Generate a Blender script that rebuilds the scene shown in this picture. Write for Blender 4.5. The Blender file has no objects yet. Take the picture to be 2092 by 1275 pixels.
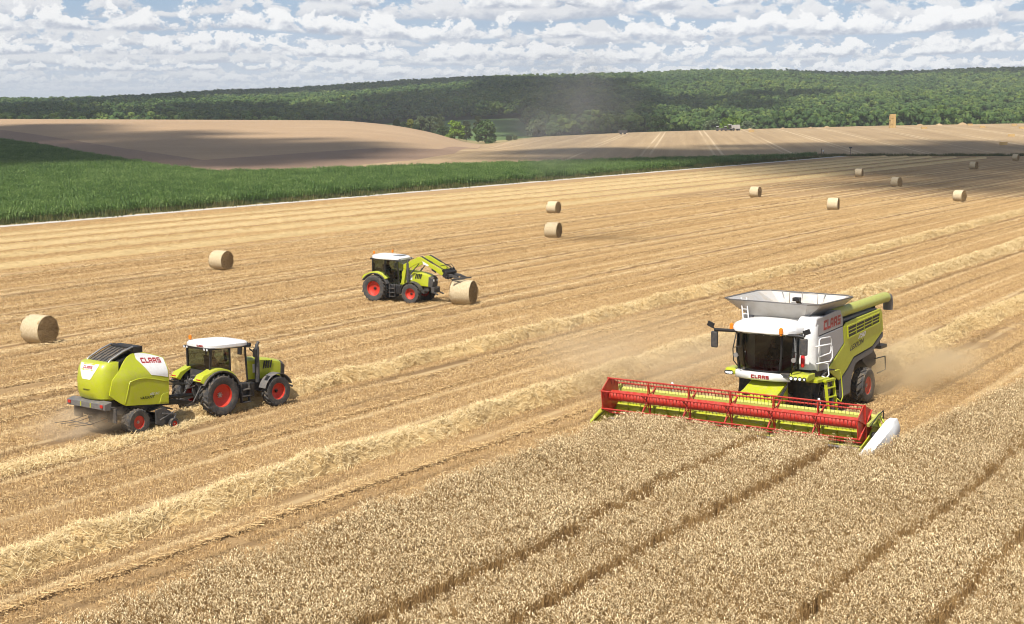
import bpy, bmesh, math, random
import numpy as np
from mathutils import Vector, Matrix

random.seed(7)
rng = np.random.default_rng(11)
scene = bpy.context.scene
COL = scene.collection
R = math.radians

# ------------------------------------------------------------------ camera
CAM_H, FPX, PW, PH, HORIZON = 12.9, 3274.0, 2092.0, 1275.0, 215.0
PITCH = math.atan((PH / 2 - HORIZON) / FPX)
cam_data = bpy.data.cameras.new("camera")
cam = bpy.data.objects.new("camera", cam_data)
COL.objects.link(cam)
cam.location = (0, 0, CAM_H)
cam.rotation_euler = (math.pi / 2 - PITCH, 0, 0)
cam_data.sensor_fit = 'HORIZONTAL'
cam_data.sensor_width = 36.0
cam_data.lens = 36.0 * FPX / PW
cam_data.clip_start = 0.5
cam_data.clip_end = 30000
scene.camera = cam

# ------------------------------------------------------------------ light
SUN_EL, SUN_AZ = R(54), (-0.43, -0.903)          # sun high behind the camera, a little to the left
SUN = Vector((SUN_AZ[0] * math.cos(SUN_EL), SUN_AZ[1] * math.cos(SUN_EL), math.sin(SUN_EL))).normalized()
sun_data = bpy.data.lights.new("sun", 'SUN')
sun_data.energy = 5.0
sun_data.angle = R(0.7)
sun_data.color = (1.0, 0.95, 0.87)
sun = bpy.data.objects.new("sun", sun_data)
COL.objects.link(sun)
sun.rotation_euler = SUN.to_track_quat('Z', 'Y').to_euler()

vs = scene.view_settings
scene.display_settings.display_device = 'sRGB'
vs.view_transform = 'Standard'
vs.look = 'None'
vs.exposure = 0.34
vs.gamma = 1.0
vs.use_curve_mapping = False
cy = scene.cycles
cy.use_denoising = True
cy.max_bounces = 6
cy.diffuse_bounces = 2
cy.glossy_bounces = 3
cy.transmission_bounces = 5
cy.transparent_max_bounces = 10
cy.volume_bounces = 1
cy.use_adaptive_sampling = True
cy.adaptive_threshold = 0.03
cy.sample_clamp_indirect = 6
cy.pixel_filter_type = 'BLACKMAN_HARRIS'
cy.filter_width = 1.05


class NT:
    """small helper to wire shader nodes"""
    def __init__(self, tree):
        self.t = tree
    def n(self, typ, **kw):
        nd = self.t.nodes.new(typ)
        for k, v in kw.items():
            setattr(nd, k, v)
        return nd
    def link(self, a, b):
        self.t.links.new(a, b)
    def put(self, sock, v):
        if hasattr(v, 'is_output') or isinstance(v, bpy.types.NodeSocket):
            self.t.links.new(v, sock)
        else:
            sock.default_value = v
    def math(self, op, a, b=None, c=None, clamp=False):
        nd = self.n('ShaderNodeMath', operation=op)
        nd.use_clamp = clamp
        self.put(nd.inputs[0], a)
        if b is not None: self.put(nd.inputs[1], b)
        if c is not None: self.put(nd.inputs[2], c)
        return nd.outputs[0]
    def vmath(self, op, a, b=None):
        nd = self.n('ShaderNodeVectorMath', operation=op)
        self.put(nd.inputs[0], a)
        if b is not None: self.put(nd.inputs[1], b)
        return nd.outputs['Value'] if op in ('DOT_PRODUCT', 'LENGTH') else nd.outputs[0]
    def comb(self, x, y, z=0.0):
        nd = self.n('ShaderNodeCombineXYZ')
        for s, v in zip(nd.inputs, (x, y, z)): self.put(s, v)
        return nd.outputs[0]
    def sep(self, v):
        nd = self.n('ShaderNodeSeparateXYZ'); self.put(nd.inputs[0], v)
        return nd.outputs
    def noise(self, vec, scale, detail=4.0, rough=0.55, dist=0.0):
        nd = self.n('ShaderNodeTexNoise')
        if vec is not None: self.put(nd.inputs['Vector'], vec)
        nd.inputs['Scale'].default_value = scale
        nd.inputs['Detail'].default_value = detail
        nd.inputs['Roughness'].default_value = rough
        nd.inputs['Distortion'].default_value = dist
        return nd.outputs['Fac']
    def ramp(self, fac, lo, hi, smooth=True, a=0.0, b=1.0):
        nd = self.n('ShaderNodeMapRange')
        nd.interpolation_type = 'SMOOTHSTEP' if smooth else 'LINEAR'
        nd.clamp = True
        self.put(nd.inputs[0], fac)
        self.put(nd.inputs[1], lo); self.put(nd.inputs[2], hi)
        nd.inputs[3].default_value = a; nd.inputs[4].default_value = b
        return nd.outputs[0]
    def mix(self, fac, a, b, mode='MIX'):
        nd = self.n('ShaderNodeMix', data_type='RGBA', blend_type=mode)
        self.put(nd.inputs[0], fac)
        self.put(nd.inputs[6], a if not isinstance(a, tuple) else (*a[:3], 1))
        self.put(nd.inputs[7], b if not isinstance(b, tuple) else (*b[:3], 1))
        return nd.outputs[2]


# ------------------------------------------------------------------ world: clear sky with cumulus
world = bpy.data.worlds.new("World")
scene.world = world
world.cycles.sampling_method = 'MANUAL'
world.cycles.sample_map_resolution = 256
world.use_nodes = True
wt = world.node_tree
wt.nodes.clear()
W = NT(wt)
sky = W.n('ShaderNodeTexSky', sky_type='NISHITA')
sky.sun_disc = False
sky.sun_elevation = SUN_EL
sky.sun_rotation = math.atan2(SUN.x, SUN.y)
sky.air_density = 1.0
sky.dust_density = 1.2
sky.ozone_density = 1.0
skycol = W.mix(1.0, sky.outputs[0], (0.10, 0.10, 0.10), 'MULTIPLY')
gen = W.n('ShaderNodeTexCoord').outputs['Generated']
dx, dy, dz = W.sep(gen)
az = W.math('ARCTAN2', dx, dy)
el = W.math('MAXIMUM', dz, 0.0)


DL = 0.34


def cumulus_rows(phase, seed, th, detail):
    """rows of flat-based cumulus, each farther row smaller and closer to the horizon"""
    wob = W.math('MULTIPLY', W.math('SUBTRACT', W.noise(W.comb(az, seed, 0.0), 5.0, 2.0, 0.5), 0.5), 1.3)
    w = W.math('ADD', W.math('DIVIDE', W.math('LOGARITHM', W.math('ADD', el, 0.0045), math.e), DL), W.math('ADD', wob, phase))
    row = W.math('FLOOR', w); r = W.math('FRACT', w)
    u = W.math('MULTIPLY', az, W.math('MULTIPLY', W.math('EXPONENT', W.math('MULTIPLY', row, -DL)), 1.1))
    sd = W.math('MULTIPLY', row, 7.13)
    n0 = W.noise(W.comb(u, W.math('MULTIPLY', r, 0.62), W.math('ADD', sd, seed)), 2.6, detail, 0.61, 0.1)
    n1 = W.noise(W.comb(W.math('SUBTRACT', u, 0.05), W.math('ADD', W.math('MULTIPLY', r, 0.62), 0.13), W.math('ADD', sd, seed)), 2.6, 4.0, 0.56, 0.1)
    big = W.noise(W.comb(W.math('MULTIPLY', u, 0.33), W.math('MULTIPLY', sd, 0.21), seed), 1.3, 2.0, 0.5)
    th = W.math('ADD', W.math('MULTIPLY', W.math('SUBTRACT', 0.5, big), 0.55), th)
    top = W.math('ADD', W.math('MULTIPLY', W.math('POWER', r, 2.0), 0.22), th)
    cov = W.math('MULTIPLY', W.ramp(W.math('SUBTRACT', n0, top), -0.022, 0.042), W.ramp(r, 0.0, 0.14))
    lit = W.math('ADD', W.math('MULTIPLY', W.math('SUBTRACT', n0, n1), 1.9), W.math('ADD', W.math('MULTIPLY', r, 1.05), 0.18), clamp=True)
    return cov, lit


c1, l1 = cumulus_rows(0.0, 3.1, 0.405, 8.0)
c2, l2 = cumulus_rows(0.47, 11.7, 0.405, 7.0)
# overhead, out of frame: cloud deck dimmed to lower the ambient light
zq = W.math('ADD', el, 0.18)
nD = W.noise(W.comb(W.math('DIVIDE', dx, zq), W.math('DIVIDE', dy, zq), 5.0), 1.6, 4.0, 0.56, 0.1)


def cloud_col(lit, hi, lo):
    return W.mix(W.ramp(lit, 0.10, 0.72), lo, hi)


base = W.mix(W.ramp(el, 0.0, 0.080), (0.54, 0.60, 0.69), (0.32, 0.46, 0.62))
base = W.mix(W.ramp(el, 0.07, 0.35), base, skycol)
lowf = W.ramp(el, 0.16, 0.09)
colr = W.mix(W.math('MULTIPLY', c2, lowf), base, cloud_col(l2, (0.76, 0.77, 0.79), (0.47, 0.515, 0.60)))
colr = W.mix(W.math('MULTIPLY', c1, lowf), colr, cloud_col(l1, (0.90, 0.90, 0.90), (0.42, 0.465, 0.555)))
colr = W.mix(W.math('MULTIPLY', W.ramp(nD, 0.47, 0.57), W.ramp(el, 0.09, 0.18)), colr, (0.33, 0.35, 0.39))
colr = W.mix(W.ramp(el, 0.024, 0.0), colr, (0.53, 0.575, 0.655))
bg = W.n('ShaderNodeBackground')
bg.inputs['Strength'].default_value = 0.92
W.link(colr, bg.inputs['Color'])
wo = W.n('ShaderNodeOutputWorld')
W.link(bg.outputs[0], wo.inputs['Surface'])

# ------------------------------------------------------------------ materials
MATS = {}


def new_mat(name):
    m = bpy.data.materials.new(name)
    m.use_nodes = True
    m.node_tree.nodes.clear()
    MATS[name] = m
    t = NT(m.node_tree)
    out = t.n('ShaderNodeOutputMaterial')
    b = t.n('ShaderNodeBsdfPrincipled')
    t.link(b.outputs[0], out.inputs['Surface'])
    return m, t, b, out


def solid(name, col, rough=0.5, metal=0.0, var=0.12, scale=3.0, bump=0.0, bscale=40.0, coat=0.0, dust=0.0, spec=0.5):
    m, t, b, out = new_mat(name)
    co = t.n('ShaderNodeTexCoord').outputs['Object']
    n = t.noise(co, scale, 6.0, 0.6)
    c = t.mix(n, tuple(x * (1 - var) for x in col), tuple(min(1, x * (1 + var)) for x in col))
    if dust > 0:
        n2 = t.noise(co, scale * 2.3, 8.0, 0.65)
        g = t.sep(t.n('ShaderNodeNewGeometry').outputs['Normal'])[2]
        f = t.math('MULTIPLY', t.ramp(n2, 0.40, 0.72), t.math('ADD', t.math('MULTIPLY', t.math('MAXIMUM', g, 0.0), 0.7), 0.45))
        c = t.mix(t.math('MULTIPLY', f, dust, clamp=True), c, (0.42, 0.31, 0.18))
        t.put(b.inputs['Roughness'], t.math('ADD', t.math('MULTIPLY', f, 0.4), rough, clamp=True))
    else:
        b.inputs['Roughness'].default_value = rough
    t.put(b.inputs['Base Color'], c)
    b.inputs['Metallic'].default_value = metal
    b.inputs['Specular IOR Level'].default_value = spec
    b.inputs['Coat Weight'].default_value = coat
    b.inputs['Coat Roughness'].default_value = 0.15
    if bump > 0:
        bn = t.n('ShaderNodeBump')
        bn.inputs['Strength'].default_value = bump
        bn.inputs['Distance'].default_value = 0.02
        t.put(bn.inputs['Height'], t.noise(co, bscale, 4.0, 0.6))
        t.link(bn.outputs[0], b.inputs['Normal'])
    return m


solid('lime', (0.41, 0.45, 0.012), 0.36, var=0.06, coat=0.25, dust=0.38)
solid('lime_pale', (0.40, 0.43, 0.08), 0.4, var=0.06, coat=0.1, dust=0.45)
solid('lime_sheet', (0.52, 0.52, 0.11), 0.45, var=0.08, dust=0.35)
solid('paint_white', (0.74, 0.74, 0.73), 0.38, var=0.04, coat=0.2, dust=0.22)
solid('paint_grey', (0.36, 0.35, 0.35), 0.45, var=0.05, dust=0.22)
solid('paint_red', (0.42, 0.022, 0.012), 0.42, var=0.10, coat=0.1, dust=0.22)
solid('rim_red', (0.52, 0.024, 0.008), 0.46, var=0.08, dust=0.22)
solid('letter_red', (0.32, 0.010, 0.012), 0.4, var=0.03)
solid('letter_black', (0.02, 0.02, 0.02), 0.4, var=0.03)
solid('letter_white', (0.80, 0.80, 0.78), 0.4, var=0.03)
solid('dark_grey', (0.045, 0.045, 0.047), 0.55, var=0.2, dust=0.30)
solid('mid_grey', (0.12, 0.118, 0.118), 0.5, var=0.15, dust=0.28)
solid('black', (0.012, 0.012, 0.013), 0.45, var=0.2, dust=0.08)
solid('rubber', (0.040, 0.040, 0.042), 0.8, var=0.2, bump=0.2, dust=0.42)
solid('steel', (0.46, 0.45, 0.44), 0.38, metal=0.7, var=0.1, dust=0.2)
solid('tank_steel', (0.50, 0.48, 0.45), 0.42, metal=0.25, var=0.12, scale=1.2, dust=0.35)
solid('lamp_glass', (0.80, 0.82, 0.85), 0.12, var=0.02)
solid('amber', (0.75, 0.22, 0.015), 0.25, var=0.05)
solid('lamp_red', (0.45, 0.02, 0.015), 0.25, var=0.05)
solid('belt', (0.055, 0.052, 0.05), 0.7, var=0.2, dust=0.35)
solid('seat_cloth', (0.06, 0.06, 0.062), 0.9, var=0.2)
solid('grain', (0.42, 0.25, 0.09), 0.9, var=0.25, scale=20, bump=0.5, bscale=120)
solid('gravel_white', (0.52, 0.49, 0.44), 0.9, var=0.30, scale=0.5, bump=0.5, bscale=14)
solid('bark', (0.10, 0.075, 0.05), 0.95, var=0.3, scale=3, bump=0.6, bscale=10)
solid('post_wood', (0.09, 0.07, 0.055), 0.9, var=0.3)
solid('extinguisher_red', (0.60, 0.02, 0.02), 0.3, var=0.05)


def glass(name, tint, refl=1.0, rough=0.02):
    m = bpy.data.materials.new(name); m.use_nodes = True
    m.node_tree.nodes.clear(); MATS[name] = m
    t = NT(m.node_tree)
    out = t.n('ShaderNodeOutputMaterial')
    tr = t.n('ShaderNodeBsdfTransparent'); tr.inputs[0].default_value = (*tint, 1)
    gl = t.n('ShaderNodeBsdfGlossy'); gl.inputs['Roughness'].default_value = rough
    fr = t.n('ShaderNodeFresnel'); fr.inputs[0].default_value = 1.5
    mx = t.n('ShaderNodeMixShader')
    t.put(mx.inputs[0], t.math('MULTIPLY', fr.outputs[0], refl, clamp=True))
    t.link(tr.outputs[0], mx.inputs[1]); t.link(gl.outputs[0], mx.inputs[2])
    t.link(mx.outputs[0], out.inputs['Surface'])
    return m


glass('glass_tint', (0.36, 0.43, 0.38))
glass('glass_dark', (0.30, 0.34, 0.32), 1.6)

ROW_A = math.atan(0.585)                                     # direction of the crop rows
RD = (math.sin(ROW_A), math.cos(ROW_A)); RN = (math.cos(ROW_A), -math.sin(ROW_A))


def sxy(s, t):
    return (s * RN[0] + t * RD[0], s * RN[1] + t * RD[1])


def wheel_tracks(t, P):
    """where wheels pressed the stubble down (dark) and leftover chaff lies (light), once per bout of the header"""
    s_ = t.vmath('DOT_PRODUCT', P, (RN[0], RN[1], 0.0)); q_ = t.vmath('DOT_PRODUCT', P, (RD[0], RD[1], 0.0))
    s_ = t.math('ADD', s_, t.math('MULTIPLY', t.math('SUBTRACT', t.noise(t.comb(t.math('MULTIPLY', q_, 0.03), 0.0, 0.0), 1.0, 2.0, 0.5), 0.5), 0.9))
    fr = t.math('MULTIPLY', t.math('SUBTRACT', t.math('FRACT', t.math('ADD', t.math('DIVIDE', t.math('ADD', s_, 23.6), 10.35), 0.5)), 0.5), 10.35)
    ad = t.math('ABSOLUTE', fr)
    dark = t.ramp(t.math('ABSOLUTE', t.math('SUBTRACT', ad, 1.45)), 0.34, 0.12)
    dark = t.math('MAXIMUM', dark, t.math('MULTIPLY', t.ramp(t.math('ABSOLUTE', t.math('SUBTRACT', fr, 3.9)), 0.26, 0.10), 0.8))
    light = t.math('MAXIMUM', t.ramp(ad, 0.55, 0.15), t.ramp(t.math('ABSOLUTE', t.math('SUBTRACT', ad, 1.95)), 0.24, 0.08))
    light = t.math('MAXIMUM', light, t.ramp(t.math('ABSOLUTE', t.math('ADD', fr, 4.5)), 0.3, 0.1))
    brk = t.ramp(t.noise(t.comb(t.math('MULTIPLY', s_, 0.35), t.math('MULTIPLY', q_, 0.05), 0.0), 1.0, 3.0, 0.6), 0.30, 0.55)
    brk = t.math('MULTIPLY', brk, t.ramp(s_, -98.0, -94.0))
    return t.math('MULTIPLY', dark, brk), t.math('MULTIPLY', light, brk)


def field_mat(name, c_lo, c_hi, direction, streak=0.5, streak_scale=0.45, fine=2.5, bump=0.6, blotch=0.02, tracks=None, track_col=None):
    """soil / stubble seen from the air: streaks along the working direction, mottling, fine grain"""
    m, t, b, out = new_mat(name)
    P = t.n('ShaderNodeNewGeometry').outputs['Position']
    dn = (direction[1], -direction[0], 0.0); dd = (direction[0], direction[1], 0.0)
    s = t.vmath('DOT_PRODUCT', P, dn); q = t.vmath('DOT_PRODUCT', P, dd)
    st = t.noise(t.comb(s, t.math('MULTIPLY', q, 0.012), 0.0), streak_scale, 5.0, 0.75)
    fn = t.noise(P, fine, 6.0, 0.7)
    bl = t.noise(P, blotch, 4.0, 0.6)
    f = t.math('ADD', t.math('MULTIPLY', t.math('SUBTRACT', st, 0.5), streak * 2.2),
               t.math('ADD', t.math('MULTIPLY', t.math('SUBTRACT', fn, 0.5), 1.1), t.math('MULTIPLY', t.math('SUBTRACT', bl, 0.5), 0.9)))
    f = t.math('ADD', f, 0.5, clamp=True)
    c = t.mix(f, c_lo, c_hi)
    if tracks:
        w, half, gap = tracks
        fr = t.math('FRACT', t.math('DIVIDE', s, w))
        d1 = t.math('ABSOLUTE', t.math('SUBTRACT', fr, 0.5 - gap / w / 2)); d2 = t.math('ABSOLUTE', t.math('SUBTRACT', fr, 0.5 + gap / w / 2))
        d = t.math('MINIMUM', d1, d2)
        mk = t.ramp(t.math('MULTIPLY', d, w), half, half * 0.4)
        nn = t.noise(t.comb(s, t.math('MULTIPLY', q, 0.02), 4.0), 0.2, 3.0, 0.6)
        c = t.mix(t.math('MULTIPLY', mk, t.ramp(nn, 0.35, 0.6)), c, track_col)
    if name == 'stubble_ground':
        dk, lt = wheel_tracks(t, P)
        c = t.mix(t.math('MULTIPLY', dk, 0.75), c, (0.20, 0.125, 0.06)); c = t.mix(t.math('MULTIPLY', lt, 0.7), c, (0.62, 0.46, 0.25))
    t.put(b.inputs['Base Color'], c)
    b.inputs['Roughness'].default_value = 0.95
    b.inputs['Specular IOR Level'].default_value = 0.15
    if bump > 0:
        bn = t.n('ShaderNodeBump')
        bn.inputs['Strength'].default_value = bump
        bn.inputs['Distance'].default_value = 0.12
        t.put(bn.inputs['Height'], t.math('ADD', fn, t.math('MULTIPLY', st, 0.8)))
        t.link(bn.outputs[0], b.inputs['Normal'])
    return m


field_mat('stubble_ground', (0.24, 0.15, 0.07), (0.52, 0.345, 0.165), RD, 0.55, 0.55, 9.0, 0.8, 0.03)
field_mat('far_stubble', (0.26, 0.18, 0.10), (0.45, 0.325, 0.185), (0.105, 0.994), 0.75, 0.22, 0.9, 0.4, 0.012, (19.0, 0.55, 2.2), (0.52, 0.40, 0.25))
field_mat('pink_soil', (0.31, 0.21, 0.125), (0.45, 0.315, 0.19), (0.97, 0.24), 0.5, 0.10, 0.6, 0.3, 0.010)
field_mat('plough_soil', (0.225, 0.15, 0.10), (0.31, 0.21, 0.14), (0.97, 0.24), 0.4, 0.12, 0.6, 0.4, 0.012)
field_mat('meadow_green', (0.07, 0.115, 0.035), (0.13, 0.19, 0.06), (0.8, 0.6), 0.4, 0.05, 0.4, 0.3, 0.01)
field_mat('forest_floor', (0.02, 0.028, 0.012), (0.04, 0.05, 0.02), (0.8, 0.6), 0.2, 0.05, 0.2, 0.0, 0.02)
field_mat('corn_soil', (0.055, 0.06, 0.025), (0.11, 0.10, 0.05), RD, 0.4, 0.8, 2.0, 0.3, 0.03)
field_mat('dry_grass', (0.20, 0.17, 0.07), (0.42, 0.33, 0.17), (0.8, 0.6), 0.2, 0.1, 0.5, 0.3, 0.02)


def plant_mat(name, cols, rough=0.7, transl=0.25, patch=0.03, patch_amt=0.25, rw=0.45, rows=0.0):
    """leafy or straw material: colour varies from instance to instance and across the field"""
    m, t, b, out = new_mat(name)
    rnd = t.n('ShaderNodeObjectInfo').outputs['Random']
    P = t.n('ShaderNodeNewGeometry').outputs['Position']
    isl = t.n('ShaderNodeNewGeometry').outputs['Random Per Island']
    big = t.noise(P, patch, 3.0, 0.6)
    mixv = t.math('ADD', t.math('MULTIPLY', rnd, rw), t.math('MULTIPLY', isl, 1.0 - rw))
    if rows > 0:
        q_ = t.vmath('DOT_PRODUCT', P, (RD[0] * 0.012, RD[1] * 0.012, 0.0)); s_ = t.vmath('DOT_PRODUCT', P, (RN[0], RN[1], 0.0))
        mixv = t.math('ADD', mixv, t.math('MULTIPLY', t.math('SUBTRACT', t.noise(t.comb(s_, q_, 0.0), 0.75, 5.0, 0.80), 0.5), rows))
    fine = t.noise(P, 9.0, 4.0, 0.7)
    mixv = t.math('ADD', mixv, t.math('ADD', t.math('MULTIPLY', t.math('SUBTRACT', fine, 0.5), 0.9), t.math('MULTIPLY', t.math('SUBTRACT', big, 0.5), patch_amt * 4)), clamp=True)
    cr = t.n('ShaderNodeValToRGB')
    el_ = cr.color_ramp.elements
    for i, c in enumerate(cols):
        p = i / (len(cols) - 1)
        e = el_[i] if i < 2 else el_.new(p)
        e.position = p; e.color = (*c, 1)
    if len(cols) > 2:
        el_[0].position = 0
    t.put(cr.inputs[0], mixv)
    colr_ = cr.outputs[0]
    if rows > 0:
        dk, lt = wheel_tracks(t, P)
        colr_ = t.mix(t.math('MULTIPLY', dk, 0.7), colr_, (0.22, 0.14, 0.065)); colr_ = t.mix(t.math('MULTIPLY', lt, 0.6), colr_, (0.74, 0.58, 0.34))
    t.put(b.inputs['Base Color'], colr_)
    b.inputs['Roughness'].default_value = rough
    b.inputs['Specular IOR Level'].default_value = 0.25
    if transl > 0:
        tl = t.n('ShaderNodeBsdfTranslucent')
        t.put(tl.inputs[0], cr.outputs[0])
        mx = t.n('ShaderNodeMixShader'); mx.inputs[0].default_value = transl
        t.link(b.outputs[0], mx.inputs[1]); t.link(tl.outputs[0], mx.inputs[2])
        t.link(mx.outputs[0], out.inputs['Surface'])
    return m


plant_mat('wheat_ear', [(0.38, 0.265, 0.13), (0.66, 0.505, 0.29), (0.85, 0.71, 0.46)], 0.75, 0.0, 0.10, 0.16, 0.2)
plant_mat('wheat_stem', [(0.26, 0.155, 0.06), (0.48, 0.31, 0.13)], 0.8, 0.0, 0.12, 0.1, 0.2)
plant_mat('stubble_straw', [(0.40, 0.25, 0.105), (0.58, 0.395, 0.185), (0.73, 0.535, 0.28)], 0.8, 0.0, 0.04, 0.06, 0.08, 2.2)
plant_mat('swath_straw', [(0.50, 0.35, 0.15), (0.70, 0.53, 0.27), (0.84, 0.69, 0.42)], 0.7, 0.0, 0.03, 0.05)
plant_mat('swath_core_shaded', [(0.34, 0.22, 0.09), (0.52, 0.36, 0.16), (0.64, 0.47, 0.23)], 0.85, 0.0, 0.03, 0.05)  # same straw, colour darkened to stand for shade inside the ridge
plant_mat('corn_leaf', [(0.04, 0.085, 0.017), (0.095, 0.165, 0.035), (0.22, 0.30, 0.095)], 0.5, 0.2, 0.02, 0.15)
plant_mat('forest_leaf', [(0.022, 0.050, 0.014), (0.060, 0.110, 0.024), (0.15, 0.195, 0.036)], 0.75, 0.1, 0.008, 0.30)
plant_mat('verge_leaf', [(0.03, 0.045, 0.015), (0.09, 0.10, 0.03), (0.20, 0.17, 0.07)], 0.8, 0.2, 0.05, 0.2)
for nm, c in dict(leaf_dark=(0.045, 0.080, 0.024), leaf_mid=(0.070, 0.120, 0.034), leaf_bright=(0.15, 0.235, 0.022),
                  leaf_grey=(0.115, 0.150, 0.070), leaf_yellow=(0.17, 0.19, 0.025)).items():
    plant_mat(nm, [tuple(x * 0.6 for x in c), c, tuple(x * 1.5 for x in c)], 0.7, 0.25, 0.05, 0.1)


def bale_mat(name, lo, hi, radial):
    m, t, b, out = new_mat(name)
    co = t.n('ShaderNodeTexCoord').outputs['Object']
    x, y, z = t.sep(co)
    if radial:
        r = t.math('SQRT', t.math('ADD', t.math('MULTIPLY', y, y), t.math('MULTIPLY', z, z)))
        ang = t.math('ARCTAN2', z, y)
        p = t.comb(t.math('MULTIPLY', r, 9.0), t.math('MULTIPLY', ang, 1.6), 0.0)
        n = t.noise(p, 2.2, 8.0, 0.75, 0.6)
    else:
        ang = t.math('ARCTAN2', z, y)
        n = t.noise(t.comb(t.math('MULTIPLY', x, 5.0), t.math('MULTIPLY', ang, 1.4), 0.0), 3.5, 8.0, 0.75)
    rnd = t.n('ShaderNodeObjectInfo').outputs['Random']
    f = t.ramp(n, 0.32, 0.68)
    c = t.mix(f, lo, hi)
    c = t.mix(t.math('MULTIPLY', rnd, 0.3), c, (0.42, 0.30, 0.16))
    t.put(b.inputs['Base Color'], c)
    b.inputs['Roughness'].default_value = 0.9
    b.inputs['Specular IOR Level'].default_value = 0.2
    bn = t.n('ShaderNodeBump'); bn.inputs['Strength'].default_value = 0.9; bn.inputs['Distance'].default_value = 0.05
    t.put(bn.inputs['Height'], n); t.link(bn.outputs[0], b.inputs['Normal'])


bale_mat('bale_face', (0.16, 0.095, 0.035), (0.50, 0.35, 0.17), True)
bale_mat('bale_wrap', (0.46, 0.36, 0.21), (0.72, 0.61, 0.42), False)
bale_mat('bale_square', (0.36, 0.23, 0.09), (0.62, 0.44, 0.20), False)


# ------------------------------------------------------------------ mesh helpers
def link_mesh(name, verts, faces, mat=None, parent=None, smooth=False, loc=None):
    me = bpy.data.meshes.new(name)
    me.from_pydata([tuple(v) for v in verts], [], faces)
    me.update()
    if smooth:
        me.polygons.foreach_set('use_smooth', [True] * len(me.polygons))
    if mat: me.materials.append(MATS[mat])
    o = bpy.data.objects.new(name, me)
    COL.objects.link(o)
    if parent is not None: o.parent = parent
    if loc is not None: o.location = loc
    return o


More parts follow.
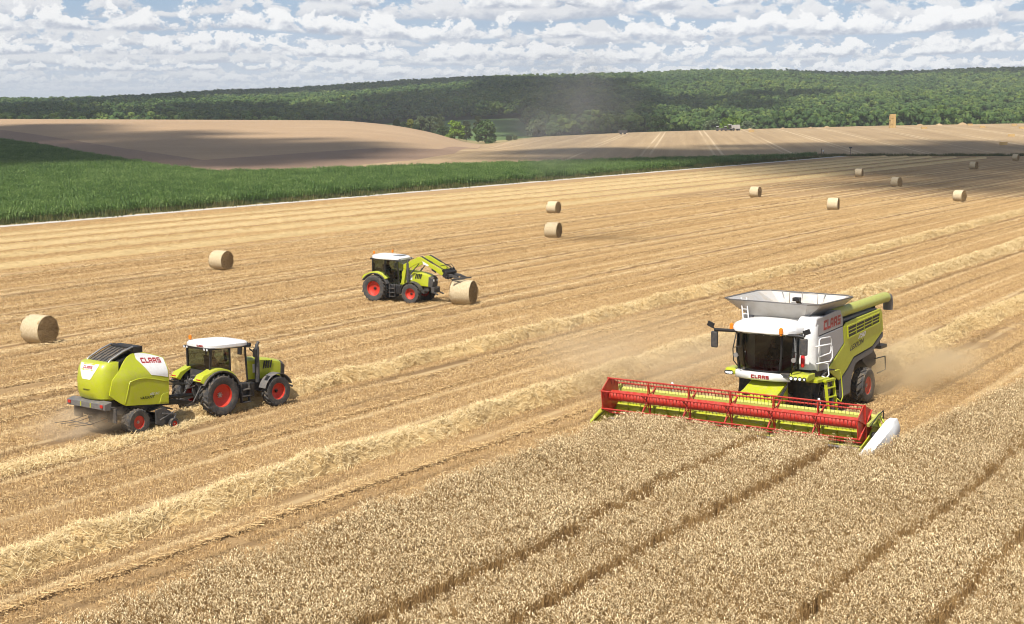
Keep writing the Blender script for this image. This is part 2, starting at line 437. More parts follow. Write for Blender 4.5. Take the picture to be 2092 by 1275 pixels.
class MB:
    """collects shapes of ONE part and links them as one mesh"""
    def __init__(self):
        self.v, self.f = [], []
    def add(self, verts, faces):
        k = len(self.v)
        self.v += [tuple(p) for p in verts]
        self.f += [tuple(i + k for i in q) for q in faces]
        return self
    def box(self, c, s, rot=None):
        x, y, z = (a / 2 for a in s)
        vs = [Vector((i * x, j * y, k * z)) for i in (-1, 1) for j in (-1, 1) for k in (-1, 1)]
        if rot is not None:
            M = rot if isinstance(rot, Matrix) else Matrix.Rotation(rot[1], 3, rot[0])
            vs = [M @ q for q in vs]
        vs = [q + Vector(c) for q in vs]
        return self.add(vs, [(0, 1, 3, 2), (4, 6, 7, 5), (0, 4, 5, 1), (2, 3, 7, 6), (0, 2, 6, 4), (1, 5, 7, 3)])
    def bar(self, p0, p1, w, h=None, up=(0, 0, 1)):
        """rectangular bar from p0 to p1"""
        p0, p1 = Vector(p0), Vector(p1); h = h or w
        d = (p1 - p0).normalized(); u = Vector(up)
        if abs(d.dot(u)) > 0.98: u = Vector((1, 0, 0))
        a = d.cross(u).normalized(); b = a.cross(d)
        vs = [p + a * (i * w / 2) + b * (j * h / 2) for p in (p0, p1) for i, j in ((-1, -1), (1, -1), (1, 1), (-1, 1))]
        return self.add(vs, [(0, 3, 2, 1), (4, 5, 6, 7)] + [(i, (i + 1) % 4, 4 + (i + 1) % 4, 4 + i) for i in range(4)])
    def tube(self, pts, r, n=8, cap=True):
        pts = [Vector(p) for p in pts]
        rs = r if isinstance(r, (list, tuple)) else [r] * len(pts)
        vs = []; prev = None
        for i, p in enumerate(pts):
            d = (pts[min(i + 1, len(pts) - 1)] - pts[max(i - 1, 0)]).normalized()
            if prev is None:
                u = Vector((0, 0, 1)) if abs(d.z) < 0.9 else Vector((1, 0, 0))
                a = d.cross(u).normalized()
            else:
                a = (prev - d * prev.dot(d)).normalized()
            prev = a; b = d.cross(a)
            vs += [p + (a * math.cos(k * 2 * math.pi / n) + b * math.sin(k * 2 * math.pi / n)) * rs[i] for k in range(n)]
        fs = [(i * n + k, i * n + (k + 1) % n, (i + 1) * n + (k + 1) % n, (i + 1) * n + k) for i in range(len(pts) - 1) for k in range(n)]
        if cap:
            fs += [tuple(range(n - 1, -1, -1)), tuple((len(pts) - 1) * n + k for k in range(n))]
        return self.add(vs, fs)
    def cyl(self, p0, p1, r, n=16):
        return self.tube([p0, p1], r, n)
    def prism(self, prof, a, b, axis='y'):
        """extrude a 2-D outline; axis y: prof=(x,z); axis x: prof=(y,z); axis z: prof=(x,y)"""
        def mk(p, h):
            return {'y': (p[0], h, p[1]), 'x': (h, p[0], p[1]), 'z': (p[0], p[1], h)}[axis]
        n = len(prof)
        vs = [mk(p, a) for p in prof] + [mk(p, b) for p in prof]
        return self.add(vs, [tuple(range(n)), tuple(range(2 * n - 1, n - 1, -1))] + [(i, n + i, n + (i + 1) % n, (i + 1) % n) for i in range(n)])
    def loft(self, rings, close=True, caps=True):
        n = len(rings[0]); vs = [p for r_ in rings for p in r_]
        m = n if close else n - 1
        fs = [(i * n + k, i * n + (k + 1) % n, (i + 1) * n + (k + 1) % n, (i + 1) * n + k) for i in range(len(rings) - 1) for k in range(m)]
        if caps and close:
            fs += [tuple(range(n - 1, -1, -1)), tuple((len(rings) - 1) * n + k for k in range(n))]
        return self.add(vs, fs)
    def lathe(self, prof, c, axis='y', n=32, close=True):
        """prof = (radius, offset along axis)"""
        vs = []
        for k in range(n):
            a = 2 * math.pi * k / n; ca, sa = math.cos(a), math.sin(a)
            for r_, h in prof:
                p = {'y': (r_ * ca, h, r_ * sa), 'x': (h, r_ * ca, r_ * sa), 'z': (r_ * ca, r_ * sa, h)}[axis]
                vs.append((p[0] + c[0], p[1] + c[1], p[2] + c[2]))
        m = len(prof); fs = []
        for k in range(n):
            k2 = (k + 1) % n
            for i in range(m if close else m - 1):
                j = (i + 1) % m
                fs.append((k * m + i, k * m + j, k2 * m + j, k2 * m + i))
        return self.add(vs, fs)
    def build(self, name, mat, parent=None, smooth=False, bevel=0.0, auto=False, loc=None):
        o = link_mesh(name, self.v, self.f, mat, parent, smooth, loc)
        bm = bmesh.new(); bm.from_mesh(o.data)
        bmesh.ops.recalc_face_normals(bm, faces=bm.faces)
        bm.to_mesh(o.data); bm.free()
        if bevel > 0:
            b = o.modifiers.new('bevel', 'BEVEL'); b.width = bevel; b.segments = 2; b.limit_method = 'ANGLE'; b.angle_limit = R(35)
            b.harden_normals = False
        if auto and smooth:
            bm = bmesh.new(); bm.from_mesh(o.data)
            for e in bm.edges:
                if len(e.link_faces) == 2 and e.calc_face_angle(0) > R(38): e.smooth = False
            bm.to_mesh(o.data); bm.free()
        return o


def empty(name, loc, yaw=0.0, label=None, cat=None, group=None):
    o = bpy.data.objects.new(name, None)
    COL.objects.link(o)
    o.location = loc; o.rotation_euler = (0, 0, yaw); o.empty_display_size = 0.3
    return tag(o, label, cat, group)


def tag(o, label=None, cat=None, group=None, kind=None):
    if label: o['label'] = label
    if cat: o['category'] = cat
    if group: o['group'] = group
    if kind: o['kind'] = kind
    return o


def copy_tree(o, parent=None):
    c = o.copy(); COL.objects.link(c)
    if parent is not None: c.parent = parent
    for ch in o.children: copy_tree(ch, c)
    return c

# ================================================================== TERRAIN
_cF = Vector((0, math.cos(PITCH), -math.sin(PITCH))); _cU = Vector((0, math.sin(PITCH), math.cos(PITCH)))


def smooth_curve(pts, sig=25):
    xs = np.arange(-7000, 9001, 5.0)
    ys = np.interp(xs, [p[0] for p in pts], [p[1] for p in pts])
    k = np.exp(-0.5 * (np.arange(-40, 41) * 5 / sig) ** 2); k /= k.sum()
    return xs, np.convolve(np.pad(ys, 40, 'edge'), k, 'valid')


# near ridge line and wooded skyline, as bearings (in photo columns) and heights measured from the photograph
_rid = smooth_curve([(-2500, 243), (0, 243), (700, 246), (800, 255), (880, 270), (945, 291), (985, 299), (1040, 290), (1100, 281), (1300, 271), (1500, 265), (1800, 257), (2092, 252), (4500, 245)], 22)
_for = smooth_curve([(-2500, 215), (0, 203), (200, 200), (400, 192), (600, 182), (800, 168), (1000, 158), (1100, 155), (1250, 152), (1400, 146), (1550, 144), (1700, 150), (1800, 149), (1900, 146), (2092, 140), (4500, 140)], 40)
RIDGE_Y, HILL_Y, LOW = 800.0, 2600.0, -8.0


def ss(x):
    x = np.clip(x, 0, 1); return x * x * (3 - 2 * x)


def terrain(x, y):
    x = np.asarray(x, float); y = np.asarray(y, float)
    px = PW / 2 + FPX * x / np.maximum(y, 1.0)
    ridge = CAM_H - (np.interp(px, *_rid) - HORIZON) / FPX * RIDGE_Y
    hill = CAM_H - (np.interp(px, *_for) + 17 - HORIZON) / FPX * HILL_Y
    z = ridge * ss((y - 400) / 400)
    z = z + (LOW - ridge) * ss((y - 810) / 260)
    up = np.clip((y - 1080) / (HILL_Y - 1080), 0, 1)
    z = z + (hill - LOW) * (0.75 * up + 0.25 * ss(up))
    z = z + ss((y - 1150) / 300) * (1 - ss((y - 2300) / 300)) * 4.0 * np.sin(x / 170.0 + y / 230.0) * np.cos(x / 90.0 - y / 310.0)
    return z - np.maximum(y - HILL_Y, 0) * 0.012


def view_dir(px, py):
    return _cF * FPX + Vector((1, 0, 0)) * (px - PW / 2) - _cU * (py - PH / 2)


def pick(px, py, lift=0.0, near=15):
    """ground point seen at a photo position"""
    d = view_dir(px, py); d = d / d.y
    ys = np.concatenate([np.arange(15, 1100, 0.5), np.arange(1100, 5000, 4.0)]); ys = ys[ys >= near]
    z = CAM_H + d.z * ys; g = terrain(d.x * ys, ys) + lift
    hit = np.nonzero(z <= g)[0]
    y = ys[hit[0]] if len(hit) else (780.0 if near < 500 else 2650.0)
    return float(d.x * y), float(y), float(terrain(d.x * y, y))


def bearing(px):
    return (px - PW / 2) / FPX


# columns of the ground sheets: dense inside the view, wide outside
COLS = np.unique(np.round(np.concatenate([np.linspace(-1.3, -0.42, 45), np.linspace(-0.42, 0.42, 340), np.linspace(0.42, 1.3, 45)]), 5))


def depth_curve(pts, lift=0.0):
    """photo outline -> depth for each column"""
    g = [pick(px, py, lift) for px, py in pts]
    return np.interp(COLS, [p[0] / p[1] for p in g], [p[1] for p in g])


def d_line(s, cap):
    den = RD[0] * 1.0 if False else (RD[1] * 0 + (-RN[1]) - RN[0] * COLS)
    return np.where(den > -s / cap, -s / np.maximum(den, 1e-4), cap)


VERGE = 410.0
D_TRK0 = d_line(-133.3, VERGE)                 # field edge of the white track
D_TRK1 = d_line(-135.0, VERGE + 0.01)
D_CORN0 = np.where(COLS > bearing(1690), D_TRK1, d_line(-136.6, VERGE + 0.02))
D_CORN1 = np.maximum(depth_curve([(-1500, 262), (-500, 265), (0, 282), (100, 297), (200, 315), (300, 331), (420, 347), (600, 344), (760, 338), (1000, 331), (1300, 322.5), (1500, 317), (1600, 315), (1668, 314.5)], 1.2), D_CORN0 + 9)
D_CORN1 = np.where(COLS > bearing(1672), D_CORN0, D_CORN1)
D_VRG = np.where(COLS > bearing(1672), VERGE + 7, D_CORN1)
D_TAN = np.maximum(depth_curve([(-3000, 330), (600, 343), (735, 337), (850, 327), (930, 314), (985, 302), (1000, 299)]), D_VRG)
D_TAN = np.where(COLS > bearing(985), RIDGE_Y + 25, D_TAN)
D_TAN = np.where(COLS < bearing(730), D_VRG, D_TAN)
D_PLG = np.maximum(depth_curve([(-1500, 255), (0, 265), (200, 295), (415, 327), (600, 314), (770, 303), (900, 305), (985, 301)]), D_TAN)
D_PLG = np.where(COLS > bearing(985), D_TAN, D_PLG)
D_RID = np.full_like(COLS, RIDGE_Y + 25)
D_DRY = np.where((COLS > bearing(760)) & (COLS < bearing(1130)), RIDGE_Y + 110, RIDGE_Y + 40)
D_FOR = np.interp(COLS, [bearing(p) for p in (600, 690, 800, 1060, 1100, 1300)], [1080, 1330, 1380, 1380, 1000, 960])


def sheet(name, D0, D1, rows, mat, geo=False, kind='structure'):
    n = len(COLS); keep = (D1 - D0) > 0.02
    k = np.linspace(0, 1, rows + 1)
    Y = D0[None, :] + (D1 - D0)[None, :] * k[:, None]
    if geo: Y = D0[None, :] * (D1 / D0)[None, :] ** k[:, None]
    X = Y * COLS[None, :]; Z = terrain(X, Y)
    idx = np.arange((rows + 1) * n).reshape(rows + 1, n)
    fs = []
    for j in range(n - 1):
        if keep[j] or keep[j + 1]:
            for i in range(rows):
                fs.append((int(idx[i, j]), int(idx[i, j + 1]), int(idx[i + 1, j + 1]), int(idx[i + 1, j])))
    o = link_mesh(name, np.stack([X.ravel(), Y.ravel(), Z.ravel()], 1).tolist(), fs, mat, None, True)
    return tag(o, kind=kind)


fld = sheet('stubble_field', np.full_like(COLS, 8.0), D_TRK0, 40, 'stubble_ground', True)
sheet('farm_track', D_TRK0, D_TRK1, 1, 'gravel_white')
sheet('track_verge', D_TRK1, D_CORN0, 1, 'dry_grass')
sheet('corn_ground', D_CORN0, D_CORN1, 30, 'corn_soil')
sheet('road_verge', D_CORN1, D_VRG, 2, 'dry_grass')
sheet('far_stubble_field', D_VRG, D_TAN, 50, 'far_stubble')
sheet('ploughed_field', D_TAN, D_PLG, 30, 'plough_soil')
sheet('harrowed_field', D_PLG, D_RID, 40, 'pink_soil')
sheet('rough_grass', D_RID, D_DRY, 4, 'dry_grass')
sheet('meadow', D_DRY, D_FOR, 24, 'meadow_green')
sheet('forest_hill', D_FOR, np.full_like(COLS, 2700.0), 60, 'forest_floor')
sheet('far_land', np.full_like(COLS, 2700.0), np.full_like(COLS, 9000.0), 10, 'forest_floor')
# the same field goes on behind and beside the camera
v = [(-10.4, 8, 0), (10.4, 8, 0), (600, 460, 0), (600, -300, 0), (-600, -300, 0), (-600, 460, -0.5)]
tag(link_mesh('stubble_field_behind', v, [(0, 5, 4, 3, 2, 1)], 'stubble_ground'), kind='structure')

# ================================================================== SCATTERING (uncountable plants only)
LIB = []


def lib_mesh(name, verts, faces, mats, midx=None):
    me = bpy.data.meshes.new(name)
    me.from_pydata(verts, [], faces); me.update()
    for m in mats: me.materials.append(MATS[m])
    if midx is not None: me.polygons.foreach_set('material_index', midx)
    return bpy.data.objects.new(name, me)


def scatter(name, pts, variants, label, cat, rot=None, scl=None):
    n = len(pts)
    me = bpy.data.meshes.new(name)
    me.vertices.add(n); me.vertices.foreach_set('co', np.asarray(pts, np.float32).ravel())
    if rot is None:
        rot = np.zeros((n, 3)); rot[:, 2] = rng.uniform(0, 6.283, n)
    if scl is None: scl = rng.uniform(0.85, 1.15, n)
    a = me.attributes.new('rot', 'FLOAT_VECTOR', 'POINT'); a.data.foreach_set('vector', np.asarray(rot, np.float32).ravel())
    a = me.attributes.new('scl', 'FLOAT', 'POINT'); a.data.foreach_set('value', np.asarray(scl, np.float32))
    a = me.attributes.new('idx', 'INT', 'POINT'); a.data.foreach_set('value', rng.integers(0, len(variants), n).astype(np.int32))
    o = bpy.data.objects.new(name, me); COL.objects.link(o)
    lib = bpy.data.collections.new(name + '_kinds')
    for q in variants: lib.objects.link(q)
    g = bpy.data.node_groups.new(name + '_scatter', 'GeometryNodeTree')
    g.interface.new_socket('Geometry', in_out='INPUT', socket_type='NodeSocketGeometry')
    g.interface.new_socket('Geometry', in_out='OUTPUT', socket_type='NodeSocketGeometry')
    N = g.nodes; L = g.links
    gi = N.new('NodeGroupInput'); go = N.new('NodeGroupOutput')
    ci = N.new('GeometryNodeCollectionInfo'); ci.inputs['Collection'].default_value = lib
    ci.inputs['Separate Children'].default_value = True; ci.inputs['Reset Children'].default_value = True
    io = N.new('GeometryNodeInstanceOnPoints')
    io.inputs['Pick Instance'].default_value = True

    def attr(nm, dt):
        q = N.new('GeometryNodeInputNamedAttribute'); q.data_type = dt; q.inputs['Name'].default_value = nm
        return q.outputs['Attribute']
    L.new(gi.outputs[0], io.inputs['Points']); L.new(ci.outputs[0], io.inputs['Instance'])
    L.new(attr('idx', 'INT'), io.inputs['Instance Index'])
    L.new(attr('rot', 'FLOAT_VECTOR'), io.inputs['Rotation'])
    L.new(attr('scl', 'FLOAT'), io.inputs['Scale'])
    L.new(io.outputs[0], go.inputs[0])
    md = o.modifiers.new('scatter', 'NODES'); md.node_group = g
    return tag(o, label, cat, kind='stuff')


def ribbon(V, Fc, pts, w, side):
    """strip along pts, width w (scalar or list)"""
    k = len(V); ws = w if isinstance(w, (list, tuple)) else [w] * len(pts)
    for p, ww in zip(pts, ws):
        V.append(tuple(p[i] - side[i] * ww / 2 for i in range(3))); V.append(tuple(p[i] + side[i] * ww / 2 for i in range(3)))
    for i in range(len(pts) - 1):
        Fc.append((k + 2 * i, k + 2 * i + 1, k + 2 * i + 3, k + 2 * i + 2))


# ---- the combine's position is needed to leave the cut strip free
COMB_O, COMB_YAW = (13.07, 68.45), R(-124.0)
_ch = (math.cos(COMB_YAW), math.sin(COMB_YAW)); _cl = (-_ch[1], _ch[0])


def grid_points(xmin, xmax, ymin, ymax, step, jit):
    gx, gy = np.meshgrid(np.arange(xmin, xmax, step), np.arange(ymin, ymax, step))
    p = np.stack([gx.ravel(), gy.ravel()], 1)
    return p + rng.uniform(-jit, jit, p.shape) * step


def in_view(p, m=0.355, near=26.0):
    return (np.abs(p[:, 0]) < m * p[:, 1] + 1.5) & (p[:, 1] > near)


def st_of(p):
    return p[:, 0] * RN[0] + p[:, 1] * RN[1], p[:, 0] * RD[0] + p[:, 1] * RD[1]


def wheat_mask(p, grow=0.0):
    s, t = st_of(p)
    lx = (p[:, 0] - COMB_O[0]) * _ch[0] + (p[:, 1] - COMB_O[1]) * _ch[1]
    ly = (p[:, 0] - COMB_O[0]) * _cl[0] + (p[:, 1] - COMB_O[1]) * _cl[1]
    wob = 0.18 * np.sin(t * 1.7) + 0.12 * np.sin(t * 4.1)
    left = s > -28.0 - grow + wob
    cut = ((lx < 9.9) & (ly > 5.5) & (ly < 6.55)) | ((lx < 8.95 + grow) & (ly < 5.75) & (s < -17.1 + wob))
    cut |= (lx < 8.9) & (ly < 5.75) & (s < -16.4 + wob)
    return left & ~cut


# ---- standing wheat
wheat_kinds = []
for k in range(6):
    rr = random.Random(k + 40); V, Fc, mi = [], [], []
    for i in range(19):
        x, y = rr.uniform(-.15, .15), rr.uniform(-.15, .15)
        h = rr.uniform(.60, .80); a = rr.uniform(0, 6.283); ln = rr.uniform(0, .07)
        tx, ty = x + math.cos(a) * ln, y + math.sin(a) * ln
        sd = rr.uniform(0, 6.283); side = (math.cos(sd), math.sin(sd), 0)
        n0 = len(Fc)
        ribbon(V, Fc, [(x, y, 0), ((x + tx) / 2, (y + ty) / 2, h * .55), (tx, ty, h)], .008, side)
        mi += [1] * (len(Fc) - n0); n0 = len(Fc)
        # nodding ear
        a2 = a + rr.gauss(0, .5); L_ = rr.uniform(.085, .125); nod = rr.uniform(.7, 2.4)
        pts = []; ex, ez, ang = 0.0, 0.0, math.pi / 2
        for q in range(5):
            pts.append((tx + math.cos(a2) * ex, ty + math.sin(a2) * ex, h + ez))
            ang -= nod / 4; ex += math.cos(ang) * L_ / 4; ez += math.sin(ang) * L_ / 4
        w = [.008, .020, .024, .020, .006]
        ribbon(V, Fc, pts, w, (-math.sin(a2), math.cos(a2), 0))
        ribbon(V, Fc, pts, w, (math.cos(a2) * .7, math.sin(a2) * .7, .7))
        mi += [0] * (len(Fc) - n0); n0 = len(Fc)
        if rr.random() < .6:                                   # dry flag leaf
            b = rr.uniform(0, 6.283); z0 = h * rr.uniform(.5, .85); l = rr.uniform(.10, .2)
            ribbon(V, Fc, [(x, y, z0), (x + math.cos(b) * l * .6, y + math.sin(b) * l * .6, z0 + .04), (x + math.cos(b) * l, y + math.sin(b) * l, z0 - .07)], [.010, .012, .002], (-math.sin(b), math.cos(b), 0))
            mi += [1] * (len(Fc) - n0)
    wheat_kinds.append(lib_mesh('wheat_tuft', V, Fc, ['wheat_ear', 'wheat_stem'], mi))
p = grid_points(-14, 34, 27, 100, 0.215, 0.5)
s, t = st_of(p)
keep = in_view(p) & wheat_mask(p)
for sc, wd in ((-21.6, .54), (-18.75, .60), (-12.85, .40), (-10.0, .40)):     # tramlines
    keep &= np.abs(s - sc + 0.10 * np.sin(t * .35 + sc)) > wd / 2 + rng.uniform(-.05, .09, len(s))
p, t_ = p[keep], t[keep]
rot = np.zeros((len(p), 3)); rot[:, 2] = rng.uniform(0, 6.283, len(p)); rot[:, :2] = rng.normal(0, .06, (len(p), 2))
rot[:, 2] = rng.normal(-2.2, 1.0, len(p)); lean = .16 * np.sin(p[:, 0] * .31 + 1.3 * np.sin(p[:, 1] * .17)) * np.sin(p[:, 1] * .23 + 1); rot[:, 0] += lean; rot[:, 1] += lean * .6
hs = 0.90 + 0.10 * np.sin(p[:, 0] * .9) * np.sin(p[:, 1] * .7) + rng.normal(0, .06, len(p))
scatter('wheat_crop', np.c_[p, np.zeros(len(p))], wheat_kinds, 'standing ripe wheat with nodding ears filling the lower right foreground', 'wheat', rot, hs)

# soil below the standing wheat: strewn with dry stems
# ---- stubble
stub_kinds = []
for k in range(5):
    rr = random.Random(k + 90); V, Fc = [], []
    for row in range(8):
        for i in range(26):
            x = -.6 + 1.2 * (row + .5) / 8 + rr.gauss(0, .018); y = rr.uniform(-.6, .6)
            h = rr.uniform(.04, .12); a = rr.uniform(0, 6.283); l = rr.uniform(0, .08)
            sd = rr.uniform(0, 6.283)
            ribbon(V, Fc, [(x, y, 0), (x + math.cos(a) * l, y + math.sin(a) * l, h)], .015, (math.cos(sd), math.sin(sd), 0))
    for i in range(90):                                        # loose straw and chaff
        x, y = rr.uniform(-.6, .6), rr.uniform(-.6, .6); a = rr.uniform(0, 6.283); l = rr.uniform(.05, .17); z = rr.uniform(.02, .10)
        ribbon(V, Fc, [(x, y, z), (x + math.cos(a) * l, y + math.sin(a) * l, z + rr.uniform(-.04, .04))], .013, (-math.sin(a), math.cos(a), .5))
    stub_kinds.append(lib_mesh('stubble_patch', V, Fc, ['stubble_straw']))
# patches sit on a lattice along the drill rows
ti = np.arange(10, 330, 1.15); si = np.arange(-132, 60, 1.15)
S_, T_ = np.meshgrid(si, ti); s = S_.ravel(); t = T_.ravel()
s = s + rng.uniform(-.1, .1, len(s)); t = t + rng.uniform(-.3, .3, len(t))
p = np.stack([s * RN[0] + t * RD[0], s * RN[1] + t * RD[1]], 1)
keep = in_view(p, .345) & ~wheat_mask(p, -0.8) & (p[:, 1] < 225) & (s > -131.8)
# wheel tracks of the combine, one pair for each bout
for c in (-23.4, -33.9, -44.2, -54.6, -65.0, -75.5, -86.0, -96.5, -104, -110, -116, -122):
    for off in (-1.45, 1.45):
        keep &= ~((np.abs(s - c - off) < .42) & (rng.uniform(0, 1, len(s)) < .55))
p, s, t = p[keep], s[keep], t[keep]
rot = np.zeros((len(p), 3)); rot[:, 2] = -ROW_A + np.where(rng.uniform(0, 1, len(p)) < .5, 0, math.pi) + rng.normal(0, .04, len(p))
scatter('wheat_stubble', np.c_[p, np.zeros(len(p))], stub_kinds, 'short golden wheat stubble in drill rows across the cut field', 'stubble', rot, rng.uniform(.9, 1.15, len(p)))


# ================================================================== STRAW SWATHS (one thing each)
def swath(s0, t0, t1, width, height, label, per_m=150, ln=(.18, .5), seed=0, wander=.25, rough=1.0, z0=0.0, core=True):
    g = np.random.default_rng(seed + 500)
    step = 0.3 if width > 1.0 else 0.6
    ts = np.arange(t0, t1, step); n = len(ts)
    def low(sc): 
        k = np.interp(ts, np.arange(t0 - sc, t1 + 2 * sc, sc), g.normal(0, 1, len(np.arange(t0 - sc, t1 + 2 * sc, sc)))); return k
    ctr = s0 + wander * (low(14) * .55 + low(4) * .28 + low(1.3) * .12)
    hw = width / 2 * (1 + rough * (.16 * low(2.2) + .12 * low(.7))); hh = height * np.clip(1 + rough * (.13 * low(2.5) + .13 * low(.8)), .4, 1.6)
    endf = np.clip(np.minimum(ts - t0, t1 - .3 - ts) / 2.5, 0.02, 1) ** .7; hh = hh * endf; hw = hw * (.4 + .6 * endf)
    m = 9; V = []; Fc = []; nz = 1.0 if per_m > 100 else .3
    prof = np.linspace(-1, 1, m)
    for i in range(n):
        for j, q in enumerate(prof):
            ss_ = ctr[i] + hw[i] * .86 * q + g.normal(0, .04 * nz)
            z = z0 + hh[i] * (1 - abs(q) ** 2.2) + (g.normal(0, .035 * nz) if 0 < j < m - 1 else -0.03)
            x, y = sxy(ss_, ts[i] + g.normal(0, .05)); V.append((x, y, max(z, -.02)))
    for i in range(n - 1):
        for j in range(m - 1):
            a = i * m + j; Fc.append((a, a + 1, a + m + 1, a + m))
    if not core: V, Fc = [], []
    # loose straws lying over the ridge
    N = int((t1 - t0) * per_m); base = len(V)
    tt = g.uniform(t0, t1, N); q = np.clip(g.normal(0, .50, N), -1.25, 1.25) * (1.0 if per_m > 100 else .75)
    ci = np.interp(tt, ts, ctr); wi = np.interp(tt, ts, hw); hi = np.interp(tt, ts, hh)
    z = z0 + hi * np.maximum(1 - np.abs(q) ** 2.2, .22) * g.uniform(.85, 1.15, N) + g.uniform(.0, .10, N)
    a = g.uniform(0, 6.283, N); L_ = g.uniform(ln[0], ln[1], N); w = g.uniform(.008, .017, N) * (1.0 if per_m > 100 else 1.9)
    sc = ci + wi * q; tilt = g.normal(0, .45 if per_m > 100 else .12, N)
    d = np.stack([np.cos(a) * np.cos(tilt), np.sin(a) * np.cos(tilt), np.sin(tilt)], 1)
    sd = np.stack([-np.sin(a), np.cos(a), g.uniform(-.6, .6, N)], 1) * w[:, None] / 2
    c = np.stack([sc * RN[0] + tt * RD[0], sc * RN[1] + tt * RD[1], np.maximum(z, .05)], 1)
    A = c - d * L_[:, None] / 2; B = c + d * L_[:, None] / 2
    A[:, 2] = np.maximum(A[:, 2], .01); B[:, 2] = np.maximum(B[:, 2], .01)
    Q = np.stack([A - sd, A + sd, B + sd, B - sd], 1).reshape(-1, 3)
    V = np.concatenate([np.array(V), Q]) if core else Q
    Fq = (base + np.arange(4 * N).reshape(-1, 4)).tolist()
    o = link_mesh('straw_swath', V.tolist(), Fc + Fq, 'swath_straw')
    o.data.materials.append(MATS['swath_core_shaded' if per_m > 100 else 'swath_straw']); o.data.polygons.foreach_set('material_index', [1] * len(Fc) + [0] * len(Fq))
    return tag(o, label, 'straw swath', 'straw swaths laid in rows along the field')


swath(-23.7, 71.5, 150, 1.9, .46, 'thick pale straw swath trailing behind the combine harvester at right', 420, (.14, .42), seed=1, wander=.3)
swath(-33.9, 18, 190, 1.75, .52, 'long thick straw swath sweeping from lower left corner to behind the combine', 560, (.14, .42), seed=2)
swath(-44.2, 47.5, 230, 1.5, .46, 'straw swath running ahead of the baling tractor into the right distance', 330, (.14, .42), seed=3)
swath(-43.8, 24, 50.0, 1.5, .07, 'flattened pale strip of leftover straw trailing behind the round baler', 420, (.14, .42), seed=4)
for i, (sv, w, h, lab) in enumerate([
        (-99.0, 1.6, .46, 'broadest of the far straw rows, the one nearest the left round bales'),
        (-106.3, 1.3, .38, 'far straw row, second counted from the nearest of those below the white track'),
        (-112.4, 1.3, .38, 'far straw row, middle one of the five below the white track'),
        (-118.3, 1.2, .34, 'far straw row, second counted down from the white track'),
        (-123.8, 1.1, .28, 'far thin straw row closest to the white track')]):
    swath(sv, 70, 400, w, h, lab, 99, (.08, .28), seed=10 + i, wander=.06, rough=.12)
# low leftover rows in already baled bouts: thin lines of chaff
CH = [(-31.2, .5, .05, 20, 60), (-39.4, .4, .05, 45, 190), (-41.6, .35, .05, 60, 190), (-50.5, .4, .05, 40, 200), (-54.4, .8, .05, 40, 230), (-57.0, .4, .06, 40, 230), (-60.5, .55, .07, 40, 230),
      (-65.0, .9, .07, 50, 260), (-67.4, .4, .06, 50, 260), (-72.6, .4, .07, 55, 280), (-75.6, .7, .07, 55, 280), (-78.4, .35, .07, 60, 280), (-84.0, .4, .08, 60, 300), (-86.6, .4, .08, 60, 300), (-91.6, .6, .09, 70, 320), (-94.2, .5, .08, 70, 320)]
_cv, _n = [], 0
for i, (sv, w, h, a, b) in enumerate(CH):
    o = swath(sv, a, b, w, h, None, 75 if b < 80 else 45, (.10, .30), seed=60 + i, wander=.22, rough=1.5, core=False)
    for k_ in ('group', 'category'): del o[k_]
    o.name = 'chaff_row'
    _cv.append(o)
# faint chaff rows read as one litter layer of the field: joined
_V, _F = [], []
for o in _cv:  # (loose litter only)
    k = len(_V); me = o.data
    _V += [tuple(q.co) for q in me.vertices]; _F += [tuple(j + k for j in pl.vertices) for pl in me.polygons]
    bpy.data.objects.remove(o); bpy.data.meshes.remove(me)
tag(link_mesh('straw_litter', _V, _F, 'stubble_straw'), 'thin broken lines of leftover chaff on the baled part of the field', 'straw', kind='stuff')

# ================================================================== CORN
corn_kinds = []
for k in range(5):
    rr = random.Random(k + 7); V, Fc = [], []
    for row in (-.9, -.3, .3, .9):
        for i in range(4):
            x = row + rr.gauss(0, .06); y = -1.2 + 2.4 * (i + .5) / 4 + rr.uniform(-.2, .2); h = rr.uniform(1.0, 1.4)
            ribbon(V, Fc, [(x, y, 0), (x, y, h)], .05, (1, 0, 0)); ribbon(V, Fc, [(x, y, 0), (x, y, h)], .05, (0, 1, 0))
            a0 = rr.uniform(0, 6.283)
            for q in range(11):
                a = a0 + q * 2.3 + rr.gauss(0, .5); z = h * (.30 + .065 * q); l = rr.uniform(.32, .52)
                c_, s_ = math.cos(a), math.sin(a)
                ribbon(V, Fc, [(x, y, z), (x + c_ * l * .45, y + s_ * l * .45, z + .12), (x + c_ * l, y + s_ * l, z - .05 - rr.uniform(0, .15))], [.07, .12, .02], (-s_, c_, .2))
            for q in range(1):                                  # tassel
                a = rr.uniform(0, 6.283); ribbon(V, Fc, [(x, y, h - .05), (x + math.cos(a) * .08, y + math.sin(a) * .08, h + .25)], .02, (-math.sin(a), math.cos(a), 0))
    corn_kinds.append(lib_mesh('corn_clump', V, Fc, ['corn_leaf']))
ti = np.arange(60, 800, 2.25); si = np.arange(-560, -130, 2.25)
S_, T_ = np.meshgrid(si, ti); s = S_.ravel() + rng.uniform(-.25, .25, S_.size); t = T_.ravel() + rng.uniform(-.25, .25, S_.size)
p = np.stack([s * RN[0] + t * RD[0], s * RN[1] + t * RD[1]], 1)
c = p[:, 0] / np.maximum(p[:, 1], 1)
keep = (p[:, 1] > 90) & (np.abs(c) < .36)
p, c = p[keep], c[keep]
keep = (p[:, 1] > np.interp(c, COLS, D_CORN0) + 2.0) & (p[:, 1] < np.interp(c, COLS, D_CORN1) - .5) & (c < bearing(1664))
p = p[keep]
